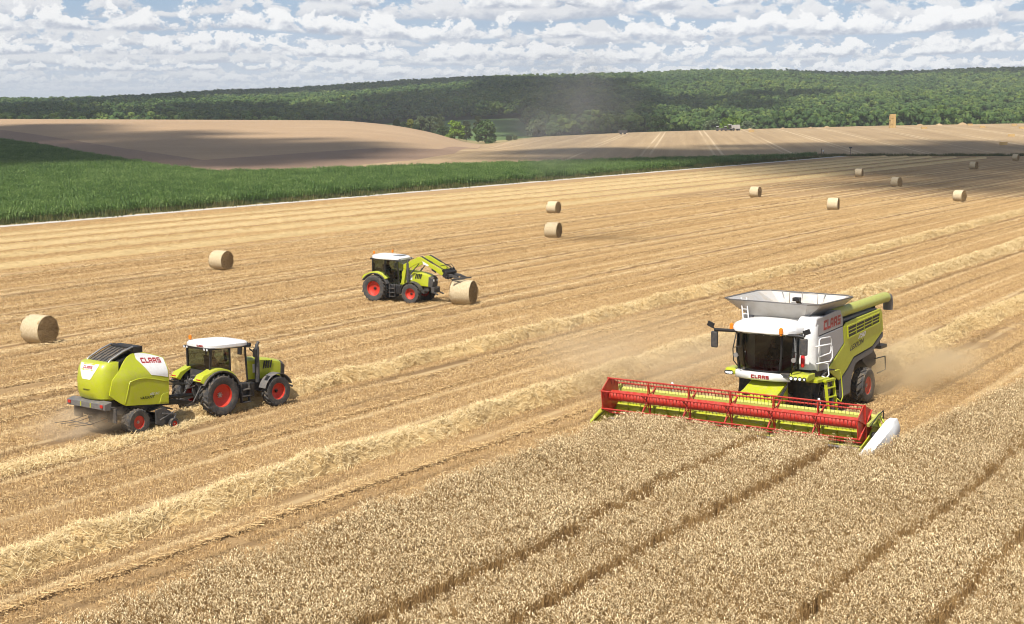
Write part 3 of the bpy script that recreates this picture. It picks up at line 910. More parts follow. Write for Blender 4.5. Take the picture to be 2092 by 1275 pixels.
rot = np.zeros((len(p), 3)); rot[:, 2] = -ROW_A + np.where(rng.uniform(0, 1, len(p)) < .5, 0, math.pi)
scatter('corn_crop', np.c_[p, terrain(p[:, 0], p[:, 1])], corn_kinds, 'dense green maize field beyond the white track on the left', 'maize', rot, rng.uniform(.82, 1.12, len(p)))

# rough grass along the road at the far edge of the field, right
vk = []
for k in range(4):
    rr = random.Random(k + 300); V, Fc = [], []
    for i in range(70):
        x, y = rr.gauss(0, .7), rr.gauss(0, .5); a = rr.uniform(0, 6.283); h = rr.uniform(.25, .8); l = rr.uniform(.05, .3)
        ribbon(V, Fc, [(x, y, 0), (x + math.cos(a) * l, y + math.sin(a) * l, h)], [.10, .02], (-math.sin(a), math.cos(a), 0))
    vk.append(lib_mesh('grass_tuft', V, Fc, ['verge_leaf']))
pp = []
for q in np.arange(bearing(1640), .37, .0016):
    for k in range(2):
        y = VERGE + rng.uniform(.5, 5.5); pp.append((q * y, y, terrain(q * y, y)))
for tt in np.arange(95, 396, 1.3):
    x, y = sxy(-135.8 + rng.normal(0, .35), tt); pp.append((x, y, 0))
scatter('verge_grass', pp, vk, 'dark rough grass along the far field edge and the track', 'grass', None, rng.uniform(.4, 1.15, len(pp)))


# ================================================================== FOREST
def blob_crown(rr, n_blob, rad, h0, h1, cards):
    V, Fc = [], []
    ico = bmesh.new(); bmesh.ops.create_icosphere(ico, subdivisions=1, radius=1.0)
    iv = [q.co.copy() for q in ico.verts]; fi = [[w.index for w in f.verts] for f in ico.faces]; ico.free()
    for b in range(n_blob):
        a = rr.uniform(0, 6.283); u = rr.uniform(0, 1); e = u ** .7
        rr_ = rad * .74 * math.sqrt(rr.uniform(.05, 1)); z = h0 + (h1 - h0) * (.25 + .75 * rr.random()) * (1 - .55 * (rr_ / rad) ** 2)
        c = Vector((math.cos(a) * rr_, math.sin(a) * rr_, z)); r_ = rad * rr.uniform(.26, .42)
        k = len(V)
        for q in iv:
            w = 1 + rr.uniform(-.28, .28); V.append((c.x + q.x * r_ * w, c.y + q.y * r_ * w, c.z + q.z * r_ * w * .85))
        Fc += [tuple(k + i for i in f) for f in fi]
        for i in range(cards):
            d = Vector((rr.gauss(0, 1), rr.gauss(0, 1), rr.gauss(.3, 1))).normalized()
            q = c + Vector((d.x, d.y, d.z * .85)) * r_ * rr.uniform(.9, 1.2); u_ = d.orthogonal().normalized(); v_ = d.cross(u_); sz = rr.uniform(.25, .6)
            u_ = (u_ + d * rr.uniform(-.6, .6)) * sz; v_ = (v_ + d * rr.uniform(-.6, .6)) * sz
            k = len(V); V += [tuple(q - u_ - v_ * .5), tuple(q + u_ - v_ * .6), tuple(q + u_ * .6 + v_), tuple(q - u_ * .7 + v_ * .8)]; Fc.append((k, k + 1, k + 2, k + 3))
    return V, Fc


tree_kinds = []
for k in range(7):
    rr = random.Random(k + 21)
    V, Fc = blob_crown(rr, 15, rr.uniform(4.6, 6.6), 3.0, rr.uniform(10.5, 15.5), 12)
    tree_kinds.append(lib_mesh('forest_crown', V, Fc, ['forest_leaf']))
p = grid_points(-980, 980, 930, 2700, 9.6, .55)
c = p[:, 0] / p[:, 1]
keep = (np.abs(c) < .352) & (p[:, 1] > np.interp(c, COLS, D_FOR) + 4 * np.sin(c * 90))
p = p[keep]
rot = np.zeros((len(p), 3)); rot[:, 2] = rng.uniform(0, 6.283, len(p)); rot[:, :2] = rng.normal(0, .05, (len(p), 2))
scatter('forest', np.c_[p, terrain(p[:, 0], p[:, 1]) - .5], tree_kinds, 'wooded hill of broadleaf trees covering the whole background', 'forest', rot, rng.uniform(.75, 1.22, len(p)))


# ---- single trees of the copse in the dip, each its own thing
def tree(px, depth, top_py, width_px, leaf, label, group='trees of the copse in the dip', seed=0, base_z=None):
    rr = random.Random(seed * 13 + 5)
    x, y = bearing(px) * depth, depth
    z = float(terrain(x, y)) if base_z is None else base_z
    d = view_dir(px, top_py); d = d / d.y
    h = max(2.5, CAM_H + d.z * y - z); rad = width_px / FPX * depth / 2 * 1.12
    root = empty('tree', (x, y, z), rr.uniform(0, 6.28), label, 'tree', group)
    tr = MB()
    tr.tube([(0, 0, -.3), (rr.gauss(0, .15), rr.gauss(0, .15), h * .3), (rr.gauss(0, .3), rr.gauss(0, .3), h * .62)], [h * .03, h * .022, h * .012], 7)
    for i in range(6):
        a = rr.uniform(0, 6.28); z0 = h * rr.uniform(.2, .45); tr.tube([(0, 0, z0), (math.cos(a) * rad * .4, math.sin(a) * rad * .4, z0 + h * .15), (math.cos(a) * rad * .7, math.sin(a) * rad * .7, z0 + h * .28)], [h * .012, h * .008, h * .004], 5)
    tr.build('trunk', 'bark', root, True)
    V, Fc = [], []
    nb = 34
    for b in range(nb):
        e = rr.uniform(0, 1); zz = h * (.09 + .84 * e); prof = math.sin(math.pi * min(1, .22 + .74 * e)) ** .55
        a = rr.uniform(0, 6.28); q = rad * .78 * prof * math.sqrt(rr.uniform(.1, 1))
        c_ = Vector((math.cos(a) * q, math.sin(a) * q, zz)); r_ = rad * rr.uniform(.22, .36)
        for i in range(56):
            dd = Vector((rr.gauss(0, 1), rr.gauss(0, 1), rr.gauss(0, .8))); dd = dd.normalized() * (rr.random() ** .4)
            w = c_ + Vector((dd.x, dd.y, dd.z * .8)) * r_; u_ = Vector((rr.gauss(0, 1), rr.gauss(0, 1), rr.gauss(0, 1))).normalized(); v_ = u_.orthogonal().normalized(); sz = rad * rr.uniform(.07, .13)
            k = len(V); V += [tuple(w - u_ * sz), tuple(w + v_ * sz * .7), tuple(w + u_ * sz), tuple(w - v_ * sz * .7)]; Fc.append((k, k + 1, k + 2, k + 3))
    link_mesh('crown', V, Fc, leaf, root)
    return root


for i, a in enumerate([
        (812, 850, 245, 18, 'leaf_dark', 'small dark shrub-like tree at the left end of the copse'),
        (826, 850, 249, 15, 'leaf_dark', 'low dark tree second from the left end of the copse'),
        (840, 852, 244, 20, 'leaf_yellow', 'yellow-green small tree near the left end of the copse'),
        (852, 846, 256, 16, 'leaf_dark', 'low dark bush in front of the yellow-green tree'),
        (862, 885, 237, 30, 'leaf_grey', 'grey-green tree left of the tallest tree in the copse'),
        (880, 890, 238, 28, 'leaf_grey', 'grey-green tree in the middle of the copse beside the tallest'),
        (897, 880, 232, 26, 'leaf_grey', 'tallest thin-crowned tree in the middle of the copse'),
        (908, 838, 257, 28, 'leaf_dark', 'dark rounded bush left of the bright green tree'),
        (930, 832, 247, 38, 'leaf_bright', 'bright green round tree standing out in the copse'),
        (953, 885, 244, 26, 'leaf_grey', 'greyish tree behind and right of the bright green tree'),
        (977, 868, 236, 26, 'leaf_grey', 'pale tall tree behind the big dark green tree'),
        (992, 838, 243, 44, 'leaf_mid', 'big dark green round tree at the right end of the copse'),
        (1040, 850, 277, 14, 'leaf_grey', 'small grey shrub in the dry grass right of the copse'),
        (1052, 850, 278, 12, 'leaf_grey', 'tiny shrub rightmost in the dry grass of the dip')]):
    tree(*a, seed=i)
for i, a in enumerate([
        (1095, 930, 246, 40, 'leaf_grey', 'pale tree at the left corner of the wood behind the ridge'),
        (1130, 925, 250, 34, 'leaf_mid', 'second tree from the left corner of the wood edge'),
        (1345, 920, 236, 46, 'leaf_mid', 'dark round tree standing proud of the wood edge'),
        (1455, 915, 246, 40, 'leaf_grey', 'pale spreading tree left in front of the wood near the far machines'),
        (1490, 915, 243, 54, 'leaf_bright', 'pale green wide tree in front of the wood behind the far machines'),
        (1523, 915, 250, 34, 'leaf_grey', 'low pale tree right in front of the wood near the far machines')]):
    tree(*a, seed=40 + i, group='trees along the edge of the wood')


# ================================================================== CLOUDS that shade the land (high above, out of frame)
m, t, b, out = new_mat('cloud_white')
b.inputs['Base Color'].default_value = (0.85, 0.86, 0.88, 1); b.inputs['Roughness'].default_value = 1.0
tr = t.n('ShaderNodeBsdfTransparent'); mx = t.n('ShaderNodeMixShader'); mx.inputs[0].default_value = 0.58
t.link(b.outputs[0], mx.inputs[1]); t.link(tr.outputs[0], mx.inputs[2]); t.link(mx.outputs[0], out.inputs['Surface'])
CLOUD_Z = 1600.0


def cloud(spots, seed):
    """one cumulus; spots = (ground x, ground y, half width, half depth) of what its shadow covers"""
    rr = random.Random(seed); V, Fc = [], []
    ico = bmesh.new(); bmesh.ops.create_icosphere(ico, subdivisions=2, radius=1.0)
    iv = [q.co.copy() for q in ico.verts]; fi = [[w.index for w in f.verts] for f in ico.faces]; ico.free()
    for gx, gy, hw, hd in spots:
        r0 = min(max(min(hw, hd) * .62, 20), 120)
        n = min(240, max(16, int(12.0 * hw * hd / (r0 * r0))))
        for i in range(n):
            a = rr.uniform(0, 6.283); q = math.sqrt(rr.random())
            gz = float(terrain(gx, gy)); k_ = (CLOUD_Z - gz) / SUN.z
            cx = gx + math.cos(a) * q * hw + SUN.x * k_; cy_ = gy + math.sin(a) * q * hd + SUN.y * k_
            r_ = r0 * rr.uniform(.5, 1.0) * (1.1 - .55 * q); cz = CLOUD_Z + r_ * .35 + rr.uniform(0, 25) * (1 - q)
            k = len(V)
            for w in iv:
                f = 1 + rr.uniform(-.12, .12); V.append((cx + w.x * r_ * f, cy_ + w.y * r_ * f, cz + max(w.z, -.25) * r_ * f * .75))
            Fc += [tuple(k + j for j in f) for f in fi]
    return tag(link_mesh('sky_cloud', V, Fc, 'cloud_white', None, True), kind='structure')


def G(px, depth): return bearing(px) * depth, depth


def sp(px0, px1, y0, y1):
    ym = (y0 + y1) / 2; return (bearing((px0 + px1) / 2) * ym, ym, bearing(px1) * ym / 2 - bearing(px0) * ym / 2, (y1 - y0) / 2)


def sy(px0, px1, ya, yb, lift=9.0):
    """shadow patch given as the band of the wooded hill it darkens"""
    pm = (px0 + px1) / 2; return sp(px0, px1, pick(pm, yb, lift, 1000)[1], pick(pm, ya, lift, 1000)[1])


cloud([sp(-320, 150, 400, 700), sp(-100, 430, 290, 620), sp(330, 800, 330, 560), sp(-320, 60, 265, 420)], 1)
cloud([sp(980, 1480, 330, 500), sp(1400, 1900, 232, 520), sp(1620, 2150, 245, 540), sp(1980, 2500, 220, 560)], 2)
cloud([sy(-200, 360, 212, 240), sy(300, 700, 219, 242), sp(-300, 330, 1000, 1450), sp(280, 760, 1000, 1400)], 3)
cloud([sp(1020, 1340, 930, 1400), sy(640, 1010, 196, 245), sy(940, 1320, 170, 250), sy(1000, 1300, 162, 190)], 4)
cloud([sy(1290, 1570, 200, 236), sy(1480, 1720, 192, 208)], 5)
cloud([sy(150, 640, 194, 206), sy(560, 1060, 168, 186)], 6)
cloud([sy(1600, 1900, 152, 162), sy(1850, 2250, 146, 156)], 7)

# ================================================================== MACHINE PARTS
def wheel(parent, c, Rr, Wd, rimR, lugs, side, rim='rim_red', name='wheel', lug_h=0.05, dish=0.12, hub='steel', slant=0.55):
    """agricultural wheel, axle along local y; side=+1: outer face towards +y"""
    x0, y0, z0 = c
    t = MB(); h = Wd / 2
    prof = [(rimR * .97, -h * .80), (rimR * 1.04, -h * .92), (Rr * .78, -h), (Rr * .90, -h * .97), (Rr - lug_h, -h * .80), (Rr - lug_h * .8, 0), (Rr - lug_h, h * .80), (Rr * .90, h * .97), (Rr * .78, h), (rimR * 1.04, h * .92), (rimR * .97, h * .80)]
    t.lathe(prof, (0, 0, 0), 'y', 44)
    # chevron lugs
    for sgn in (-1, 1):
        for k in range(lugs):
            a0 = 2 * math.pi * (k + (.5 if sgn > 0 else 0)) / lugs
            pts = []
            for q in range(4):
                f = q / 3; a = a0 + slant * f ** 1.2 * (2 * math.pi / lugs) * 1.7; yy = sgn * h * (.02 + 1.0 * f)
                rr = Rr - (.0 if f < .8 else lug_h * 1.5)
                pts.append((a, yy, rr))
            wd = 2 * math.pi / lugs * .20
            ring = []
            for a, yy, rr in pts:
                ring.append([(math.cos(a + s_ * wd) * rq, yy, math.sin(a + s_ * wd) * rq) for s_, rq in ((-1, rr - lug_h * 1.4), (-.75, rr), (.75, rr), (1, rr - lug_h * 1.4))])
            t.loft(ring, True, True)
    w = t.build(name, 'rubber', parent, True, auto=True, loc=(x0, y0, z0))
    r_ = MB(); s = side
    d = dish * s
    r_.lathe([(rimR, -h * .82), (rimR, h * .82), (rimR * .93, h * .78), (rimR * .90, h * .45), (rimR * .90, -h * .45), (rimR * .93, -h * .78)], (0, 0, 0), 'y', 40)
    yo = s * h * .80
    r_.lathe([(rimR * .92, yo - s * .03 - d * .5), (rimR * .62, yo - d * 1.4), (rimR * .34, yo - d * 1.5), (rimR * .34, yo - d * 1.5 - .03 * s), (rimR * .62, yo - d * 1.4 - .03 * s), (rimR * .92, yo - s * .06 - d * .5)], (0, 0, 0), 'y', 40)
    r_.lathe([(0.001, yo - d * 1.5), (rimR * .36, yo - d * 1.5), (rimR * .36, yo - d * 1.5 - .04 * s), (0.001, yo - d * 1.5 - .04 * s)], (0, 0, 0), 'y', 28)
    r_.build('rim', rim, w, True, auto=True)
    hb = MB()
    hb.lathe([(0.001, yo - d * 1.5 + .05 * s), (rimR * .13, yo - d * 1.5 + .05 * s), (rimR * .16, yo - d * 1.5 + .01 * s), (rimR * .16, yo - d * 1.5 - .02 * s), (0.001, yo - d * 1.5 - .02 * s)], (0, 0, 0), 'y', 20)
    for k in range(8):
        a = k * math.pi / 4; q = (math.cos(a) * rimR * .22, yo - d * 1.5, math.sin(a) * rimR * .22)
        hb.cyl((q[0], q[1] - .02 * s, q[2]), (q[0], q[1] + .035 * s, q[2]), rimR * .04, 6)
    hb.build('hub', hub, w, True, auto=True)
    return w


# blocky logo letters on a unit grid (x to the right, y up), each a list of quads
def _rect(x0, y0, x1, y1): return [(x0, y0), (x1, y0), (x1, y1), (x0, y1)]


GLYPH = {
    'C': [_rect(0, 0, .26, 1), _rect(.26, 0, .88, .26), _rect(.26, .74, .88, 1)],
    'L': [_rect(0, 0, .26, 1), _rect(.26, 0, .78, .26)],
    'A': [_rect(0, 0, .26, .86), _rect(.60, 0, .86, .86), [(0, .86), (.86, .86), (.74, 1), (.12, 1)], _rect(.26, .72, .60, .86), _rect(.26, .30, .60, .50)],
    'S': [_rect(0, 0, .86, .24), _rect(.60, .24, .86, .62), _rect(.26, .40, .60, .62), _rect(0, .40, .26, 1), _rect(.26, .78, .86, 1)],
}


def logo(parent, text, origin, right, up, height, mat, depth=.006, gap=1.04, slant=0.0, name='lettering', wide=1.0):
    o, r_, u = Vector(origin), Vector(right).normalized(), Vector(up).normalized(); n = r_.cross(u).normalized()
    m_ = MB(); x = 0.0
    for ch in text:
        for q in GLYPH[ch]:
            a = [o + (r_ * ((px + x + slant * py) * wide) + u * py) * height + n * depth for px, py in q]
            b = [p_ - n * (depth + .004) for p_ in a]
            m_.add(a + b, [(0, 1, 2, 3), (7, 6, 5, 4), (0, 4, 5, 1), (1, 5, 6, 2), (2, 6, 7, 3), (3, 7, 4, 0)])
        x += gap if ch != 'L' else gap * .86
    return m_.build(name, mat, parent)


def words(parent, text, origin, right, up, height, mat, width=None, slant=0.25, bold=.02, name='lettering'):
    cu = bpy.data.curves.new('text', 'FONT'); cu.body = text; cu.size = 1.0; cu.shear = slant; cu.offset = bold; cu.extrude = .006
    cu.resolution_u = 3
    to = bpy.data.objects.new('text', cu); COL.objects.link(to)
    dg = bpy.context.evaluated_depsgraph_get(); me = bpy.data.meshes.new_from_object(to.evaluated_get(dg))
    bpy.data.objects.remove(to); bpy.data.curves.remove(cu)
    xs = [q.co.x for q in me.vertices]; ys = [q.co.y for q in me.vertices]
    kx = (width / (max(xs) - min(xs))) if width else height / (max(ys) - min(ys)); ky = height / (max(ys) - min(ys))
    o, r_, u = Vector(origin), Vector(right).normalized(), Vector(up).normalized(); n = r_.cross(u).normalized()
    for q in me.vertices:
        q.co = o + r_ * (q.co.x - min(xs)) * kx + u * (q.co.y - min(ys)) * ky + n * (q.co.z * .6 + .004)
    me.name = name; me.materials.clear(); me.materials.append(MATS[mat])
    ob = bpy.data.objects.new(name, me); COL.objects.link(ob); ob.parent = parent
    return ob


def panel(parent, name, prof, y0, thick, mat, bevel=.015, edge=None):
    """flat panel in the xz plane at y0, thickness outwards"""
    return MB().prism(prof, y0, y0 + thick, 'y').build(name, mat, parent, bevel=bevel)


def lamp(mb_l, mb_b, c, d, r):
    c, d = Vector(c), Vector(d).normalized()
    mb_b.cyl(c - d * r * .9, c, r, 12); mb_l.cyl(c, c + d * .012, r * .84, 12)


# ---- a seated driver, one continuous skinned body
def person(name, loc, yaw, label, shirt, trousers, hair=(0.03, 0.02, 0.015)):
    nm = 'cloth_' + name + str(len(MATS))
    m_, t_, b_, o_ = new_mat(nm)
    co = t_.n('ShaderNodeTexCoord').outputs['Object']; x, y, z = t_.sep(co)
    skin = (0.50, 0.28, 0.18)
    top = t_.math('GREATER_THAN', z, .56); low = t_.math('LESS_THAN', z, .10)
    hand = t_.math('GREATER_THAN', t_.math('ADD', x, t_.math('MULTIPLY', t_.math('GREATER_THAN', z, .13), -.06)), .30)
    c_ = t_.mix(low, shirt, trousers); c_ = t_.mix(top, c_, skin)
    hz_ = t_.math('MULTIPLY', t_.math('GREATER_THAN', z, .16), t_.math('GREATER_THAN', x, .33)); c_ = t_.mix(hz_, c_, skin)
    n_ = t_.noise(co, 12.0, 4.0, .6); c_ = t_.mix(t_.math('MULTIPLY', n_, .3), c_, (0.02, 0.02, 0.02))
    t_.put(b_.inputs['Base Color'], c_); b_.inputs['Roughness'].default_value = .85
    V, E, Rd = [], [], []

    def chain(pts, start=None):
        prev = start
        for p_, r_ in pts:
            V.append(p_); Rd.append(r_); i = len(V) - 1
            if prev is not None: E.append((prev, i))
            prev = i
        return prev
    pel = chain([((0, 0, .06), .15)])
    ch = chain([((-.03, 0, .22), .15), ((-.03, 0, .40), .17), ((-.02, 0, .50), .13)], pel)
    chain([((-.01, 0, .58), .06), ((.01, 0, .66), .085), ((.02, 0, .74), .10), ((.02, 0, .82), .085)], ch)
    for s in (-1, 1):
        chain([((.10, s * .10, .05), .10), ((.44, s * .13, .08), .075), ((.46, s * .13, -.18), .055), ((.45, s * .13, -.38), .042), ((.58, s * .14, -.42), .038)], pel)
        wr = chain([((-.02, s * .20, .46), .065), ((.06, s * .25, .24), .050), ((.30, s * .15, .20), .036)], ch)
        pm = chain([((.37, s * .13, .21), .034)], wr)
        for f, (dy, l) in enumerate(((-.030, .05), (-.010, .06), (.010, .055), (.030, .045))):
            chain([((.41, s * .13 + dy, .22), .010), ((.41 + l * .5, s * .13 + dy, .20), .009), ((.41 + l * .4, s * .13 + dy, .17), .008)], pm)
        chain([((.38, s * .13 - s * .035, .225), .011), ((.41, s * .13 - s * .05, .215), .009)], pm)
    me = bpy.data.meshes.new(name); me.from_pydata(V, E, []); me.update(); me.materials.append(MATS[nm])
    o = bpy.data.objects.new(name, me); COL.objects.link(o); o.location = loc; o.rotation_euler = (0, 0, yaw)
    bm = bmesh.new(); bm.from_mesh(me); L_ = bm.verts.layers.skin.verify()
    bm.verts.ensure_lookup_table()
    for i, q in enumerate(bm.verts): q[L_].radius = (Rd[i], Rd[i]); q[L_].use_root = (i == 0)
    bm.to_mesh(me); bm.free()
    sk = o.modifiers.new('skin', 'SKIN'); sk.use_smooth_shade = True
    sb = o.modifiers.new('sub', 'SUBSURF'); sb.levels = 1; sb.render_levels = 1
    hr = MB()
    hr.loft([[(.005 + math.cos(a) * r_ * 1.05, math.sin(a) * r_ * .92, z_) for a in np.linspace(0, 6.283, 13)[:-1]] for z_, r_ in ((.74, .098), (.80, .108), (.86, .10), (.90, .07), (.925, .02))])
    solid(nm + '_hair', hair, .8); hr.build('hair', nm + '_hair', o, True)
    fc = MB()
    for s in (-1, 1): fc.box((.108, s * .035, .765), (.012, .022, .010))
    fc.box((.118, 0, .735), (.03, .022, .04)); fc.box((.104, 0, .700), (.012, .045, .010))
    solid(nm + '_face', (0.22, 0.10, 0.07), .7); fc.build('face', nm + '_face', o)
    return tag(o, label, 'person')

# ================================================================== COMBINE HARVESTER (x forward, y left, z up; rear axle near x=-1.7)
cb = empty('combine_harvester', (*COMB_O, 0), COMB_YAW, 'white, grey and lime combine harvester with wide red reel cutting the wheat', 'combine harvester')
YS = 1.66                                                   # half width of the body
MB().prism([(3.4, 1.1), (3.7, 2.2), (3.7, 3.9), (0.9, 3.95), (-3.0, 3.55), (-3.3, 2.7), (-1.9, 2.0), (-.4, 1.5), (0.6, .9)], -1.45, 1.45, 'y').build('chassis', 'dark_grey', cb, bevel=.05)
for sd in (1, -1):
    y0, th = sd * 1.60, sd * .06
    pu = MB().prism([(3.80, 3.55), (3.80, 4.02), (3.66, 4.30), (1.62, 4.42), (1.25, 4.40), (.98, 4.05), (.93, 3.71)], y0, y0 + th, 'y').build('grey_side_panel', 'paint_grey', cb, bevel=.03)
    pl = MB().prism([(3.80, 3.52), (.92, 3.68), (.80, 2.95), (2.55, 2.06), (3.50, 2.10), (3.66, 2.7)], y0, y0 + th * .95, 'y').build('lower_side_panel', 'paint_grey', cb, bevel=.03)
    pg = MB()
    pg.prism([(.88, 3.66), (.60, 3.80), (-.2, 3.86), (-3.30, 4.00), (-3.52, 3.80), (-3.70, 2.98), (-2.45, 2.42), (-.35, 2.22), (.35, 1.80), (1.20, 1.40), (2.50, 2.03), (.76, 2.92)], y0, y0 + th * 1.1, 'y')
    g = pg.build('green_side_panel', 'lime', cb, bevel=.04)
    # louvred air intake: flat black sheet in place of a shaded recess, with slats
    yv = y0 + th * 1.1
    MB().prism([(.50, 3.58), (-3.10, 3.80), (-3.10, 3.42), (.38, 3.14)], yv, yv + sd * .006, 'y').build('air_intake', 'black', g)
    for k in range(2):
        f = (k + 1.0) / 3.0
        MB().bar((.47 - .08 * f, yv + sd * .02, 3.58 - .44 * f), (-3.10, yv + sd * .02, 3.80 - .38 * f), .03, .035).build('louvre_slat', 'lime', g)
    fr = MB()
    for a, b_ in (((.52, 3.62), (-3.14, 3.84)), ((-3.14, 3.84), (-3.14, 3.38)), ((-3.14, 3.38), (.40, 3.10)), ((.40, 3.10), (.52, 3.62))):
        fr.bar((a[0], yv + sd * .02, a[1]), (b_[0], yv + sd * .02, b_[1]), .05, .06)
    for xx in (-.45, -1.35, -2.25):
        fr.bar((xx, yv + sd * .02, 3.62 - .06 * xx), (xx, yv + sd * .02, 3.18 - .085 * xx), .03, .045)
    fr.build('intake_frame', 'lime', g)
    # trim under the green panel, wheel arch and skirt
    MB().prism([(1.16, 1.36), (.33, 1.74), (-.38, 2.17), (-2.45, 2.36), (-3.72, 2.92), (-3.72, 2.68), (-2.4, 2.10), (-.62, 1.92), (-.25, 1.45), (-.05, .70), (1.00, .62)], y0 - sd * .02, y0 + th * .8, 'y').build('lower_skirt', 'mid_grey', cb, bevel=.03)
    fen = MB(); ar = []
    for k in range(9):
        a = R(-10 + k * 15); ar.append(a)
    fen.loft([[(2.45 + math.cos(a) * r_, yy, .85 + math.sin(a) * r_ * .95) for r_, yy in ((1.24, sd * 1.62), (1.24, sd * 1.78), (1.30, sd * 1.78), (1.30, sd * 1.62))] for a in ar])
    fen.build('track_fender', 'dark_grey', cb, True, auto=True)
    # white corner panel behind the cab
    zc = 1.0 if sd > 0 else .93
    outl = [(4.02, sd * .92), (4.04, sd * 1.30), (3.98, sd * 1.52), (3.84, sd * 1.66), (3.70, sd * 1.685)]
    rings = []
    for z_, dx_ in ((2.22, 0), (2.6, .02), (3.5, .02), (3.95, -.03), (4.20, -.14), (4.33, -.34)):
        rings.append([(x_ + dx_, y_ - sd * (.0 if z_ < 4.1 else (z_ - 4.1) * .55 * (abs(y_) > 1.2)), z_ * zc) for x_, y_ in outl] + [(3.30 + dx_, sd * 1.60, z_ * zc), (3.30 + dx_, sd * .92, z_ * zc)])
    MB().loft(rings).build('white_corner_panel', 'paint_white', cb, True, auto=True)
    MB().prism([(3.72, 3.53), (3.72, 2.2), (3.48, 2.12), (3.28, 2.6), (3.30, 3.1), (3.46, 3.53)], y0 + th, y0 + th + sd * .012, 'y').build('white_trim', 'paint_white', cb)
    if sd > 0:
        logo(pu, 'CLAAS', (3.00, y0 + th, 3.74), (-1, 0, 0.045), (0, 0, 1), .40, 'letter_red', wide=.90)
        words(g, '750', (-.75, yv, 2.93), (-1, 0, .06), (0, 0, 1), .26, 'letter_white', .85, .3, .04)
        words(g, 'LEXION', (.12, yv, 2.52), (-1, 0, .12), (0, 0, 1), .22, 'letter_black', 1.55, .3, .015)
# rear hood, engine deck, exhaust
MB().prism([(-3.0, 2.75), (-3.75, 2.98), (-3.58, 3.82), (-3.32, 3.98), (-2.9, 3.9)], -1.6, 1.6, 'y').build('rear_hood', 'lime', cb, bevel=.06)
MB().prism([(.7, 3.80), (.5, 3.95), (-2.2, 4.02), (-3.2, 4.04), (-3.3, 3.85)], -1.52, 1.52, 'y').build('engine_deck', 'mid_grey', cb, bevel=.05)
ed = MB(); ed.box((-.3, .9, 4.08), (1.2, .8, .25)); ed.cyl((-.2, -.6, 4.0), (-.2, -.6, 4.45), .10, 12); ed.box((-1.9, -.4, 4.2), (1.5, 1.3, .35)); ed.cyl((-.1, 1.0, 4.15), (-.9, 1.05, 4.15), .16, 12)
ed.build('engine_cover', 'dark_grey', cb, bevel=.03)
# chopper and spreader at the rear
MB().prism([(-2.6, 2.3), (-3.5, 2.35), (-4.15, 1.75), (-4.1, 1.35), (-3.3, 1.25), (-2.5, 1.7)], -1.2, 1.2, 'y').build('straw_chopper', 'dark_grey', cb, bevel=.04)
rs = MB(); rs.box((-4.35, 1.15, 2.15), (.75, .65, .16)); rs.bar((-3.7, 1.1, 2.5), (-4.5, 1.1, 2.25), .07); rs.bar((-4.2, 1.3, 2.2), (-4.2, 1.3, 2.75), .05); rs.bar((-4.2, 1.3, 2.75), (-4.45, 1.3, 2.75), .05)
rs.build('rear_platform', 'black', cb, bevel=.02)
rr_ = MB(); rr_.tube([(-3.2, 1.5, 1.75), (-4.3, 1.55, 1.72), (-4.4, 1.55, 1.1), (-3.5, 1.5, 1.05)], .028, 6); rr_.build('rear_guard_rail', 'black', cb, True)
for yy in (.6, -.6):
    MB().lathe([(.001, -.18), (.5, -.2), (.52, 0), (.42, .2), (.001, .22)], (-3.75, yy, 1.25), 'z', 18).build('spreader_disc', 'dark_grey', cb, True, auto=True)
# rear wheels and axle
MB().bar((-1.75, -1.5, .8), (-1.75, 1.5, .8), .3, .34).build('rear_axle', 'dark_grey', cb, bevel=.03)
for sd in (1, -1):
    wheel(cb, (-1.75, sd * 1.55, .78), .78, .56, .40, 16, sd, dish=.06, lug_h=.07)
